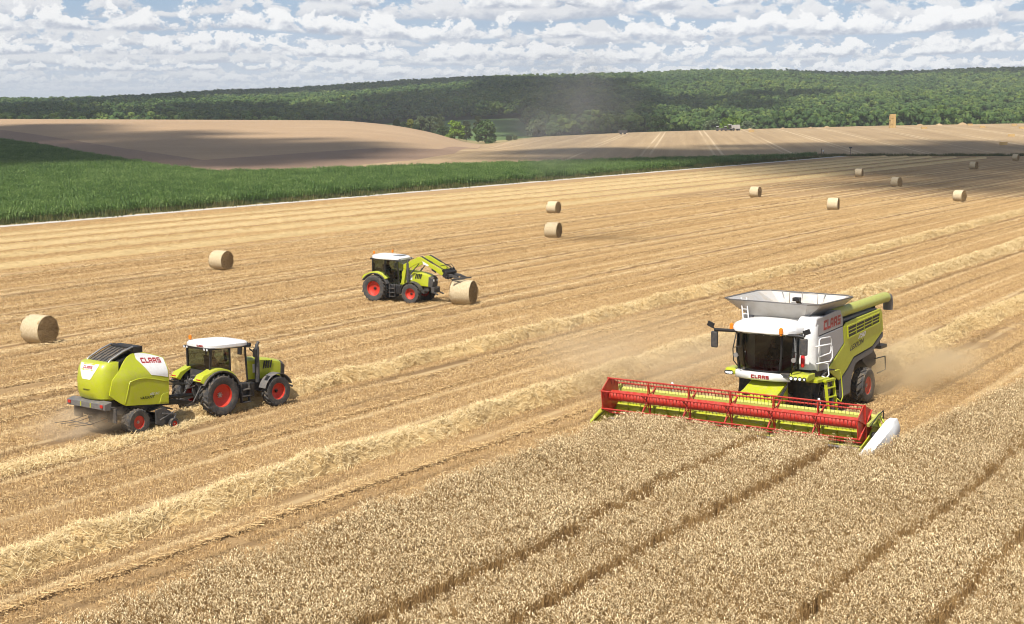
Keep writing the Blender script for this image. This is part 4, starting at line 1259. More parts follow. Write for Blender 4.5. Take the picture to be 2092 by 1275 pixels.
# front crawler tracks
for sd in (1, -1):
    tk = MB(); path = []
    for c_, r_, a0, a1 in (((1.55, .46), .42, 90, 270), ((3.45, .46), .42, 270, 360), ((3.45, .46), .42, 0, 40), ((2.45, 1.12), .46, 50, 130)):
        for k in range(7):
            a = R(a0 + (a1 - a0) * k / 6); path.append((c_[0] + math.cos(a) * r_, c_[1] + math.sin(a) * r_))
    ring = [[(x_, sd * 1.02, z_), (x_, sd * 1.70, z_)] for x_, z_ in path]
    cx_, cz_ = 2.5, .62
    def inn(p_, k=.06):
        v_ = Vector((cx_ - p_[0], cz_ - p_[1])).normalized() * k; return p_[0] + v_[0], p_[1] + v_[1]
    vs_, fs_ = [], []
    n = len(path)
    for x_, z_ in path:
        xi, zi = inn((x_, z_)); vs_ += [(x_, sd * 1.02, z_), (x_, sd * 1.70, z_), (xi, sd * 1.70, zi), (xi, sd * 1.02, zi)]
    for i in range(n):
        j = (i + 1) % n
        for k in range(4): fs_.append((i * 4 + k, i * 4 + (k + 1) % 4, j * 4 + (k + 1) % 4, j * 4 + k))
    tk.add(vs_, fs_)
    # lugs along the belt
    per = [Vector((p_[0], 0, p_[1])) for p_ in path]; tot = 0; seg = []
    for i in range(n):
        a_, b_ = per[i], per[(i + 1) % n]; L_ = (b_ - a_).length
        q = 0.0
        seg.append((a_, b_, L_)); tot += L_
    acc = 0.0; nl = 44; step = tot / nl; pos = 0.0; si_ = 0
    for k in range(nl):
        while si_ < n - 1 and acc + seg[si_][2] < pos: acc += seg[si_][2]; si_ += 1
        a_, b_, L_ = seg[si_]; f = (pos - acc) / max(L_, 1e-6); c_ = a_.lerp(b_, min(1, f)); out_ = Vector((c_.x - cx_, 0, c_.z - cz_)).normalized(); dr = (b_ - a_).normalized() if L_ > 1e-6 else Vector((1, 0, 0))
        nrm = Vector((-dr.z, 0, dr.x)); nrm = nrm if nrm.dot(out_) > 0 else -nrm
        for half in (0, 1):
            ya, yb = (1.03, 1.37) if half == 0 else (1.35, 1.69); off = .05 if half else -.05
            tk.bar((c_ + nrm * .02 + dr * off + Vector((0, sd * ya, 0))), (c_ + nrm * .02 - dr * off * .2 + Vector((0, sd * yb, 0))), .06, .06, up=nrm)
        pos += step
    tr_ = tk.build('crawler_track', 'rubber', cb)
    rl = MB()
    for x_, z_, r_ in ((1.55, .46, .34), (3.45, .46, .34), (2.45, 1.12, .38), (2.2, .26, .17), (2.75, .26, .17)):
        rl.cyl((x_, sd * 1.08, z_), (x_, sd * 1.64, z_), r_, 18)
    rl.build('track_roller', 'mid_grey', tr_, True, auto=True)
    fl = MB(); fl.loft([[(3.95, sd * .80, z_), (4.05, sd * 1.0, z_ - .05), (4.0, sd * 1.62, z_ - .02), (3.9, sd * 1.62, z_), (3.9, sd * .8, z_)] for z_ in (1.78, 1.4, 1.0, .92)])
    fl.build('rubber_flap', 'rubber', cb, True, auto=True)

# ---- grain tank with folded-out flaps
tank_lo = [(3.30, -1.60), (3.30, .95), (.30, 1.05), (.30, -1.45)]
tank_hi = [(3.85, -2.60), (3.85, 1.72), (-.15, 1.78), (-.15, -2.60)]
ZL, ZH = 4.22, 4.86
tk = MB()
def flap(a0, a1, b0, b1, th=.03):
    pts = [Vector((*a0, ZL)), Vector((*a1, ZL)), Vector((*b1, ZH)), Vector((*b0, ZH))]
    n_ = (pts[1] - pts[0]).cross(pts[2] - pts[0]).normalized() * th
    tk.add(pts + [p_ + n_ for p_ in pts], [(0, 1, 2, 3), (7, 6, 5, 4), (0, 4, 5, 1), (1, 5, 6, 2), (2, 6, 7, 3), (3, 7, 4, 0)])
for i in range(4):
    a0, a1, b0, b1 = tank_lo[i], tank_lo[(i + 1) % 4], tank_hi[i], tank_hi[(i + 1) % 4]
    inset = .10
    c0 = Vector(b0).lerp(Vector(b1), inset); c1 = Vector(b1).lerp(Vector(b0), inset)
    tk2 = MB(); tk = tk2
    flap(a0, a1, tuple(c0), tuple(c1))
    tk2.build('tank_flap', 'tank_steel', cb)
    # corner gusset
    b9 = tank_hi[(i + 1) % 4]; nx = Vector(b9).lerp(Vector(tank_hi[(i + 2) % 4]), inset)
    g_ = MB(); p3 = [Vector((*a1, ZL)), Vector((*c1, ZH)), Vector((*nx, ZH))]
    g_.add(p3 + [p_ + Vector((0, 0, -.02)) for p_ in p3], [(0, 1, 2), (5, 4, 3), (0, 3, 4, 1), (1, 4, 5, 2), (2, 5, 3, 0)]); g_.build('tank_corner', 'tank_steel', cb)
for fy in (-.55, .62):                                      # fold seams on the front flap
    MB().bar((3.285, fy * 1.0, ZL + .01), (3.84, fy * 1.9, ZH - .01), .035, .02).build('flap_seam', 'mid_grey', cb)
MB().bar((3.30, -1.62, ZL), (3.30, .97, ZL), .05, .05).build('tank_sill', 'mid_grey', cb)
rm = MB()
rimp = []
for i in range(4):
    b0, b1 = Vector(tank_hi[i]), Vector(tank_hi[(i + 1) % 4]); rimp += [b0.lerp(b1, .10), b1.lerp(b0, .10)]
rm.tube([(*p_, ZH) for p_ in rimp] + [(*rimp[0], ZH)], .032, 6); rm.build('tank_rim', 'mid_grey', cb, True)
MB().box((1.8, -.15, 3.95), (3.0, 2.4, .50)).build('tank_base', 'tank_steel', cb, bevel=.02)
gr = MB(); n_ = 10; vs_ = []
for i in range(n_ + 1):
    for j in range(n_ + 1):
        x_ = .32 + 2.95 * i / n_; y_ = -1.33 + 2.36 * j / n_; vs_.append((x_, y_, 4.23 + .22 * math.exp(-((x_ - 1.6) ** 2 + (y_ + .1) ** 2) * 1.2) + random.uniform(0, .012)))
gr.add(vs_, [(i * (n_ + 1) + j, i * (n_ + 1) + j + 1, (i + 1) * (n_ + 1) + j + 1, (i + 1) * (n_ + 1) + j) for i in range(n_) for j in range(n_)]); gr.build('grain_heap', 'grain', cb, True)
fa = MB(); fa.cyl((.9, -.2, 4.2), (1.35, -.25, 4.72), .10, 12); fa.box((1.40, -.26, 4.74), (.28, .30, .16)); fa.build('filling_auger', 'black', cb, bevel=.02)
rb = MB()
for y_ in (-1.2, -.5, .3): rb.tube([(.28, y_, 4.2), (-.1, y_ * 1.35, 4.86)], .022, 5)
rb.tube([(.5, -1.0, 4.3), (.5, -1.0, 4.9), (.5, .3, 4.9), (.5, .3, 4.3)], .02, 5); rb.build('tank_ribs', 'steel', cb, True)
# unloading auger folded back along the left side
ua = MB(); ua.tube([(1.35, 1.34, 4.20), (.9, 1.36, 4.22), (-4.35, 1.38, 4.36), (-4.6, 1.38, 4.34)], .235, 20); ua.lathe([(.235, -.04), (.235, .04), (.2, .04), (.2, -.04)], (-1.6, 1.37, 4.28), 'x', 20)
ua = ua.build('unloading_auger', 'lime_pale', cb, True, auto=True)
so = MB(); so.tube([(-4.5, 1.38, 4.36), (-4.80, 1.38, 4.30), (-4.92, 1.38, 4.08), (-4.92, 1.38, 3.76)], [.225, .24, .23, .21], 16); so.build('rubber_spout', 'mid_grey', ua, True, auto=True)
MB().prism([(1.62, 4.05), (1.62, 4.40), (1.25, 4.40), (1.10, 4.28), (1.1, 4.05)], 1.1, 1.6, 'y').build('auger_housing', 'paint_grey', cb, bevel=.05)
MB().bar((-3.1, 1.38, 4.16), (-3.1, 1.38, 4.0), .2, .06).build('auger_rest', 'black', cb)

# ---- cab
CZ0, CZ1 = 2.12, 3.72
cabw = 1.14; CYO = -.16
def cab_ring(z, k):   # plan outline, curved front
    f = (z - CZ0) / (CZ1 - CZ0)
    w = cabw + .12 * math.sin(math.pi * min(1, f * .8)) + .04 * f
    xf = 4.98 + .05 * f - .10 * (f - .4) ** 2
    return [(xf - .30 * abs(q) ** 2.6 - .02, q * w + CYO, z) for q in np.linspace(-1, 1, k)]
gl = MB(); gl.loft([cab_ring(z, 13) for z in np.linspace(CZ0, CZ1, 6)], close=False); gl.build('windscreen', 'glass_dark', cb, True)
MB().tube([(cab_ring(z, 41)[33][0] + .012, cab_ring(z, 41)[33][1], z) for z in np.linspace(CZ0, CZ1, 8)], .055, 6).build('windscreen_post', 'black', cb, True)
for sd in (1, -1):
    sg = MB(); zs = np.linspace(CZ0, CZ1, 5)
    sg.loft([[(cab_ring(z, 3)[0 if sd < 0 else 2][0] - .01, cab_ring(z, 3)[0 if sd < 0 else 2][1], z), (4.30, sd * (cabw + .10) + CYO, z), (4.05, sd * (cabw + .04) + CYO, z)] for z in zs], close=False); sg.build('side_window', 'glass_dark', cb, True)
    pil = MB()
    pil.tube([(4.67, sd * 1.15 + CYO, CZ0), (4.68, sd * 1.25 + CYO, 2.9), (4.66, sd * 1.22 + CYO, CZ1)], .05, 8); pil.bar((4.05, sd * 1.18 + CYO, CZ0), (4.05, sd * 1.18 + CYO, CZ1), .10, .10)
    pil.build('cab_pillar', 'black', cb, True)
MB().box((3.95, 0, 3.0), (.10, 2.05, 1.7)).build('cab_rear_wall', 'mid_grey', cb)
rings = []
for z_, k, xo in ((3.70, .97, 0), (3.76, 1.03, .03), (3.90, 1.04, .02), (4.06, .97, -.06), (4.16, .82, -.12), (4.22, .55, -.2), (4.235, .25, -.2)):
    rings.append([(4.38 + xo * .5 + math.copysign(abs(math.cos(a)) ** .55, math.cos(a)) * (.86 if math.cos(a) > 0 else 1.05) * k, math.copysign(abs(math.sin(a)) ** .6, math.sin(a)) * 1.36 * k + CYO, z_) for a in np.linspace(0, 2 * math.pi, 33)[:-1]])
rf = MB().loft(rings).build('cab_roof', 'paint_white', cb, True, auto=True)
rl = MB(); rlb = MB()
for y_ in (-1.15, -.85, -.3, .0, .3, .65, .95):
    l1, l2 = MB(), MB(); lamp(l1, l2, (5.17 - .10 * abs(y_ + .16), y_, 3.70), (1, 0, -.15), .05); l1.build('work_light', 'lamp_glass', rf)
rlb.tube([(4.95, -1.38, 3.72), (5.14, -1.0, 3.72), (5.20, -.16, 3.72), (5.14, .72, 3.72), (4.95, 1.08, 3.72)], .05, 6); rlb.build('light_strip', 'black', rf, True)
for y_, x_ in ((-1.52, 5.0), (.80, 5.27)):
    bc = MB(); bc.tube([(x_, y_, 3.72), (x_, y_, 3.76), (x_, y_, 3.80), (x_, y_, 4.0), (x_, y_, 4.05)], [.05, .05, .085, .08, .03], 12); bc.build('beacon', 'amber', cb, True, auto=True)
# floor, bumper and light clusters
MB().prism([(3.9, 1.95), (5.02, 2.0), (5.02, 2.12), (3.9, 2.14)], -1.08, 1.08, 'y').build('cab_floor', 'dark_grey', cb)
bp = MB(); bp.loft([[(5.18 - .30 * abs(q) ** 2.4 + dx_, q * 1.22 + CYO, z_) for q in np.linspace(-1, 1, 13)] + [(4.7, 1.1 + CYO, z_), (4.7, -1.2 + CYO, z_)] for z_, dx_ in ((1.80, -.06), (1.86, 0), (2.04, .02), (2.12, -.03))])
bp = bp.build('front_bumper', 'paint_white', cb, True, auto=True)
logo(bp, 'CLAAS', (5.19, -.52, 1.885), (0, 1, 0), (.10, 0, 1), .145, 'letter_red', wide=1.12)
for sd, y0, y1 in ((1, 1.02, 1.85), (-1, 1.36, 1.82)):
    lb = MB(); lb.prism([(4.80, 1.88), (4.96, 1.92), (4.98, 2.06), (4.80, 2.16), (4.2, 2.16), (4.2, 1.94)], sd * y0, sd * y1, 'y')
    lb = lb.build('light_panel', 'lime', cb, bevel=.025)
    l1, l2 = MB(), MB()
    for k in range(4):
        l1, l2 = MB(), MB(); y_ = sd * (y0 + .14 + k * (y1 - y0 - .22) / 3.2); lamp(l1, l2, (5.0, y_, 1.99), (1, 0, .1), .075 if k < 3 else .05)
        l2.cyl((5.0, y_, 1.99), (5.008, y_, 1.99), .09, 14)
        l2.build('lamp_housing', 'black', lb, True, auto=True); l1.build('headlight', 'lamp_glass', lb)
# seat, wheel, console
st = MB(); st.box((4.25, 0, 2.42), (.5, .5, .14)); st.box((4.02, 0, 2.80), (.14, .5, .7), ('Y', -.12)); st.box((4.25, .34, 2.62), (.4, .1, .08)); st.build('driver_seat', 'seat_cloth', cb, bevel=.04)
sw = MB(); sw.bar((4.82, 0, 2.12), (4.70, 0, 2.72), .08); sw.lathe([(.20, -.015), (.22, 0), (.20, .015), (.18, 0)], (0, 0, 0), 'z', 20)
k0 = len(sw.v) - 80
Mx = Matrix.Translation((4.68, 0, 2.76)) @ Matrix.Rotation(R(-25), 4, 'Y')
sw.v[k0:] = [tuple(Mx @ Vector(q)) for q in sw.v[k0:]]; sw.build('steering_wheel', 'black', cb, True)
MB().box((4.45, -.48, 2.55), (.55, .2, .55)).build('control_console', 'mid_grey', cb, bevel=.03)
# mirrors
for sd in (1, -1):
    ym = 1.68 if sd > 0 else 2.30
    ma = MB(); ma.tube([(5.05, sd * .95, 3.72), (5.05, sd * 1.4, 3.74), (4.98, sd * ym, 3.70)], .07, 8); ma.bar((4.98, sd * ym, 3.72), (5.05, sd * (ym + .1), 3.90), .05); ma.box((5.06, sd * (ym + .14), 3.92), (.08, .28, .20), ('X', .4 * sd))
    ma = ma.build('mirror_arm', 'black', cb, True, auto=True)
    MB().box((4.98, sd * ym, 3.30), (.14, .30, .68)).build('mirror', 'dark_grey', ma, bevel=.05)
    hr = MB(); hr.tube([(4.98, sd * 1.30, 3.70), (5.05, sd * 1.42, 3.0), (5.05, sd * 1.38, 2.5), (4.92, sd * 1.12, 2.15)], .026, 6); hr.tube([(5.04, sd * 1.42, 3.05), (4.92, sd * 1.14, 3.08)], .02, 6); hr.build('windscreen_rail', 'black', cb, True)
    ml = MB(); ml.tube([(4.98, sd * 1.18, 2.72), (5.06, sd * 1.28, 2.74)], .012, 5); ml.lathe([(.001, -.02), (.10, -.02), (.10, .02), (.001, .02)], (5.06, sd * 1.28, 2.74), 'x', 14); ml.build('round_mirror', 'steel', cb, True, auto=True)
# white tank ladder behind the cab, right side
tl = MB()
for y_ in (-1.55, -1.30): tl.bar((3.85, y_, 3.95), (3.60, y_ - .25, 4.95), .04)
for k in range(5): tl.bar((3.82 - k * .05, -1.55 - k * .05, 4.1 + k * .19), (3.82 - k * .05, -1.30 - k * .05, 4.1 + k * .19), .03)
tl.build('tank_ladder', 'paint_white', cb)
# platform rails, extinguisher, ladder on the left
rw = MB()
rw.tube([(3.60, 1.72, 2.15), (3.60, 1.74, 3.42), (3.52, 1.76, 3.48), (2.65, 1.80, 3.45), (2.52, 1.80, 3.32), (2.50, 1.80, 2.88), (2.62, 1.80, 2.76), (3.58, 1.76, 2.74)], .03, 7)
rw.tube([(3.98, 1.75, 3.20), (3.2, 2.05, 3.24), (3.02, 2.07, 3.10), (3.0, 2.07, 2.66), (3.16, 2.05, 2.52), (3.98, 1.80, 2.50)], .03, 7)
rw.tube([(3.62, 1.80, 2.5), (3.35, 2.02, 2.45), (3.25, 2.05, 1.98), (3.42, 2.0, 1.86), (3.62, 1.9, 1.95)], .03, 7)
rw.build('platform_rail', 'paint_white', cb, True)
ex = MB(); ex.tube([(4.16, 1.28, 2.34), (4.16, 1.28, 2.40), (4.16, 1.28, 2.78), (4.16, 1.28, 2.86)], [.06, .08, .08, .035], 12); ex = ex.build('fire_extinguisher', 'extinguisher_red', cb, True, auto=True)
eb = MB(); eb.tube([(4.16, 1.28, 2.86), (4.16, 1.28, 2.98)], .06, 8); eb.build('extinguisher_head', 'black', ex)
MB().prism([(4.30, 1.30), (4.30, 2.0), (3.35, 2.12), (3.35, 1.30)], 1.76, 1.90, 'z').build('platform', 'lime', cb, bevel=.02)
ld = MB()
B0, B1 = Vector((3.78, 2.12, 1.80)), Vector((3.72, 2.30, .30)); q0 = Vector((-.62, .08, 0))
for o_ in (Vector((0, 0, 0)), q0): ld.bar(B0 + o_, B1 + o_, .13, .05, up=(1, 0, 0))
ld.bar(B0 + Vector((.1, 0, 0)), B0 + q0 - Vector((.1, 0, 0)), .16, .10)
ld = ld.build('boarding_ladder', 'lime', cb, bevel=.012)
for k in range(4):
    a_ = B0.lerp(B1, .2 + k * .25); MB().bar(a_, a_ + q0, .20, .035).build('step', 'lime', ld)
lr = MB(); lr.tube([B0 + q0 * 1.05 + Vector((0, .05, .35)), B0 + q0 * 1.35 + Vector((0, .12, .38)), B0 + q0 * 1.6 + Vector((0, .14, .1)), B0 + q0 * 1.7 + Vector((0, .2, -.75)), B0 + q0 * 1.4 + Vector((0, .22, -.95)), B0 + q0 * 1.1 + Vector((0, .15, -.8))], .025, 7); lr.build('ladder_handrail', 'lime', cb, True)

# ---- feeder house
fh = MB(); fh.loft([[(4.4, y_, z_) for y_, z_ in ((-.78, .95), (.78, .95), (.78, 1.78), (-.78, 1.78))], [(5.3, y_, z_) for y_, z_ in ((-.80, .75), (.80, .75), (.80, 1.42), (-.80, 1.42))], [(6.75, y_, z_) for y_, z_ in ((-.86, .35), (.86, .35), (.86, 1.02), (-.86, 1.02))]])
fh = fh.build('feeder_house', 'lime', cb, bevel=.03)
fo = MB()
for y_ in (-.45, .45): fo.lathe([(.001, 0), (.15, 0), (.15, .04), (.001, .05)], (5.72, y_, 1.30), 'z', 16)
fo.bar((4.7, .86, 1.65), (5.6, .92, 1.25), .05); fo.tube([(4.6, .9, 1.8), (5.0, .95, 1.55), (5.7, .95, 1.1), (6.6, .95, .8)], .035, 6); fo.build('feeder_fittings', 'black', fh, True, auto=True)

# ---- cutting header
HW = 5.55
hd = MB()
hd.prism([(6.75, .22), (6.75, 1.20), (6.85, 1.28), (6.98, 1.22), (6.90, .55), (7.15, .20), (7.75, .14), (7.75, .10), (7.0, .12)], -HW, HW, 'y')
hd = hd.build('header', 'lime_sheet', cb, bevel=.01)
ks = MB()
ks.box((8.00, 0, .14), (.10, 2 * HW - .1, .05))
for k in range(130): y_ = -HW + .08 + k * (2 * HW - .16) / 129; ks.add([(8.05, y_ - .03, .12), (8.05, y_ + .03, .12), (8.17, y_, .13), (8.05, y_ - .03, .16), (8.05, y_ + .03, .16)], [(0, 1, 2), (3, 2, 4), (0, 2, 3), (1, 4, 2)])
tag(ks.build('knife_bar', 'steel', hd), kind='stuff')
MB().box((7.84, 0, .135), (.30, 2 * HW - .02, .03)).build('cutting_table', 'lime_sheet', hd)
# intake auger with flighting and fingers
ia = MB(); ia.cyl((7.33, -HW + .06, .50), (7.33, HW - .06, .50), .20, 16)
for sd in (1, -1):
    for k in range(150):
        f0, f1 = k / 150, (k + 1) / 150
        y0_, y1_ = sd * (HW - .1 - f0 * 4.3), sd * (HW - .1 - f1 * 4.3); a0, a1 = sd * f0 * 7.2 * 6.283, sd * f1 * 7.2 * 6.283
        ia.add([(7.33 + math.cos(a0) * .19, y0_, .50 + math.sin(a0) * .19), (7.33 + math.cos(a0) * .32, y0_, .50 + math.sin(a0) * .32), (7.33 + math.cos(a1) * .32, y1_, .50 + math.sin(a1) * .32), (7.33 + math.cos(a1) * .19, y1_, .50 + math.sin(a1) * .19)], [(0, 1, 2, 3)])
ia.build('intake_auger', 'lime', hd, True, auto=True)
fg = MB()
for k in range(46):
    y_ = -1.2 + 2.4 * (k % 23) / 22; a = k * 2.4; fg.cyl((7.33, y_, .50), (7.33 + math.cos(a) * .36, y_, .50 + math.sin(a) * .36), .012, 4)
tag(fg.build('auger_fingers', 'steel', hd), kind='stuff')
# reel
RX, RZ, RR = 8.02, 1.08, .74
NB, A0 = 6, R(22)
rt = MB(); rt.cyl((RX, -HW + .12, RZ), (RX, HW - .12, RZ), .19, 20)
for k in range(66): y_ = -HW + .3 + k * (2 * HW - .6) / 65; rt.box((RX + .19 * math.cos(.5), y_, RZ + .19 * math.sin(.5)), (.02, .02, .10))
rt.build('reel_tube', 'paint_red', hd, True, auto=True)
rbm = MB(); rbm.box((RX + .06, 0, RZ + .205), (.14, 2 * HW - .3, .014), ('Y', .5)); rbm.build('reel_rib', 'paint_red', hd)
for b_ in range(NB):
    a = A0 + b_ * 2 * math.pi / NB; bx, bz = RX + math.cos(a) * RR, RZ + math.sin(a) * RR
    bt = MB(); bt.cyl((bx, -HW + .06, bz), (bx, HW - .06, bz), .032, 8)
    bt = bt.build('reel_bat', 'paint_red', hd, True, auto=True)
    tn = MB()
    for k in range(72):
        y_ = -HW + .15 + k * (2 * HW - .3) / 71
        tn.tube([(bx, y_, bz), (bx - .02, y_, bz - .12), (bx - .07, y_, bz - .27)], [.014, .009, .006], 4)
    tag(tn.build('tines', 'black', bt), kind='stuff')
    sh = MB()
    for k in range(72): y_ = -HW + .15 + k * (2 * HW - .3) / 71; sh.box((bx, y_, bz - .035), (.035, .03, .045))
    tag(sh.build('tine_clips', 'letter_red', bt), kind='stuff')
for k in range(7):
    y_ = -HW + .06 + k * (2 * HW - .12) / 6
    sp_ = MB(); end = k in (0, 6)
    hexa = [(RX + math.cos(A0 + i * math.pi / 3) * RR * 1.05, RZ + math.sin(A0 + i * math.pi / 3) * RR * 1.05) for i in range(6)]
    if end:
        sp_.prism([hexa[i] for i in range(6)], y_ - .02, y_ + .02, 'y')
        for i in range(6): sp_.bar((RX, y_ + math.copysign(.03, y_), RZ), (hexa[i][0], y_ + math.copysign(.03, y_), hexa[i][1]), .02, .10, up=(0, 1, 0))
    else:
        for i in range(6):
            a = A0 + i * math.pi / 3; c_, s_ = math.cos(a), math.sin(a)
            q = [(RX + c_ * .13 - s_ * w, y_, RZ + s_ * .13 + c_ * w) for w in (-.10, .10)]; e_ = (RX + c_ * RR, y_, RZ + s_ * RR)
            for w in q: sp_.bar(w, e_, .025, .05, up=(0, 1, 0))
            mid = [Vector(w).lerp(Vector(e_), .5) for w in q]; sp_.bar(mid[0], mid[1], .02, .04, up=(0, 1, 0))
        sp_.lathe([(.15, -.03), (.20, -.03), (.20, .03), (.15, .03)], (RX, y_, RZ), 'y', 18)
    sp_.build('reel_end_plate' if end else 'reel_spider', 'paint_red', hd, bevel=.004 if end else 0)
# reel arms, end sheets and crop dividers
for sd in (1, -1):
    ra = MB(); ra.bar((6.80, sd * (HW + .10), 1.34), (RX + .05, sd * (HW + .10), RZ), .10, .13); ra.cyl((7.0, sd * (HW + .10), .85), (7.8, sd * (HW + .12), 1.06), .035, 8)
    ra.build('reel_arm', 'lime_pale', hd, bevel=.015)
    ho = MB(); ho.tube([(7.9, sd * (HW + .14), 1.02), (7.3, sd * (HW + .2), 1.36), (6.85, sd * (HW + .22), 1.46), (6.75, sd * (HW + .2), 1.1)], .022, 6); ho.cyl((7.55, sd * (HW + .1), .62), (7.55, sd * (HW + .3), .62), .13, 12); ho.build('hydraulic_hose', 'black', hd, True, auto=True)
    es = MB(); es.prism([(6.72, .12), (6.72, 1.12), (7.2, 1.00), (7.9, .58), (8.9, .22), (9.30, .08), (8.6, .06)], sd * (HW + .02), sd * (HW + .07), 'y'); es.build('end_sheet', 'lime', hd, bevel=.01)
    dv = MB()
    yo, yi = (HW + .80, HW + .42) if sd > 0 else (-HW - .24, -HW - .09)
    prof = [(6.45, .30), (6.40, .92), (6.65, 1.18), (7.10, 1.14), (8.0, .86), (9.75, .30), (9.6, .16), (7.4, .12)] if sd > 0 else [(6.9, .3), (6.9, .7), (7.15, .85), (7.5, .7), (8.3, .45), (9.2, .18), (9.0, .10), (7.4, .12)]
    dv.loft([[(x_, yi, z_) for x_, z_ in prof], [(x_, yi + (yo - yi) * .75, z_) for x_, z_ in prof], [(7.7 + (x_ - 7.7) * .86, yo, .5 + (z_ - .5) * .80) for x_, z_ in prof]])
    dv = dv.build('crop_divider', 'paint_white' if sd > 0 else 'lime_pale', hd, True, auto=True)
    for x_, z_ in ((6.95, .55), (7.2, .50)): MB().box((x_, yo + sd * .004, z_), (.16, .01, .09)).build('reflector', 'mid_grey', dv)
    _ = 0; MB().box((7.52, yo + sd * .004, .42), (.18, .01, .07)).build('reflector', 'lamp_red', dv)
    nt = MB(); nt.tube([(7.2, yi, .80), (8.3, yi - sd * .02, .58), (9.0, yi - sd * .02, .34), (9.95 if sd > 0 else 9.35, yi, .12)], [.11, .10, .08, .015], 8); nt.bar((7.0, sd * (HW + .1), 1.05), (7.3, yi, .72), .09); nt.bar((7.0, sd * (HW + .1), .35), (7.6, yi, .45), .09); nt.bar((6.85, sd * (HW + .1), 1.25), (6.8, yi, .75), .08); nt.build('divider_tip', 'lime', hd, True)
    MB().tube([(6.86, sd * 3.2, 1.27), (6.80, sd * 3.2, 1.50), (6.95, sd * 3.2, 1.66)], [.03, .03, .05], 8).build('header_marker_lamp', 'paint_white', hd, True)
_p = cb.matrix_world
person('person', (COMB_O[0] + _ch[0] * 4.22, COMB_O[1] + _ch[1] * 4.22, 2.50), COMB_YAW, 'person in dark shirt at the wheel inside the combine cab', (0.05, 0.06, 0.09), (0.03, 0.03, 0.04))

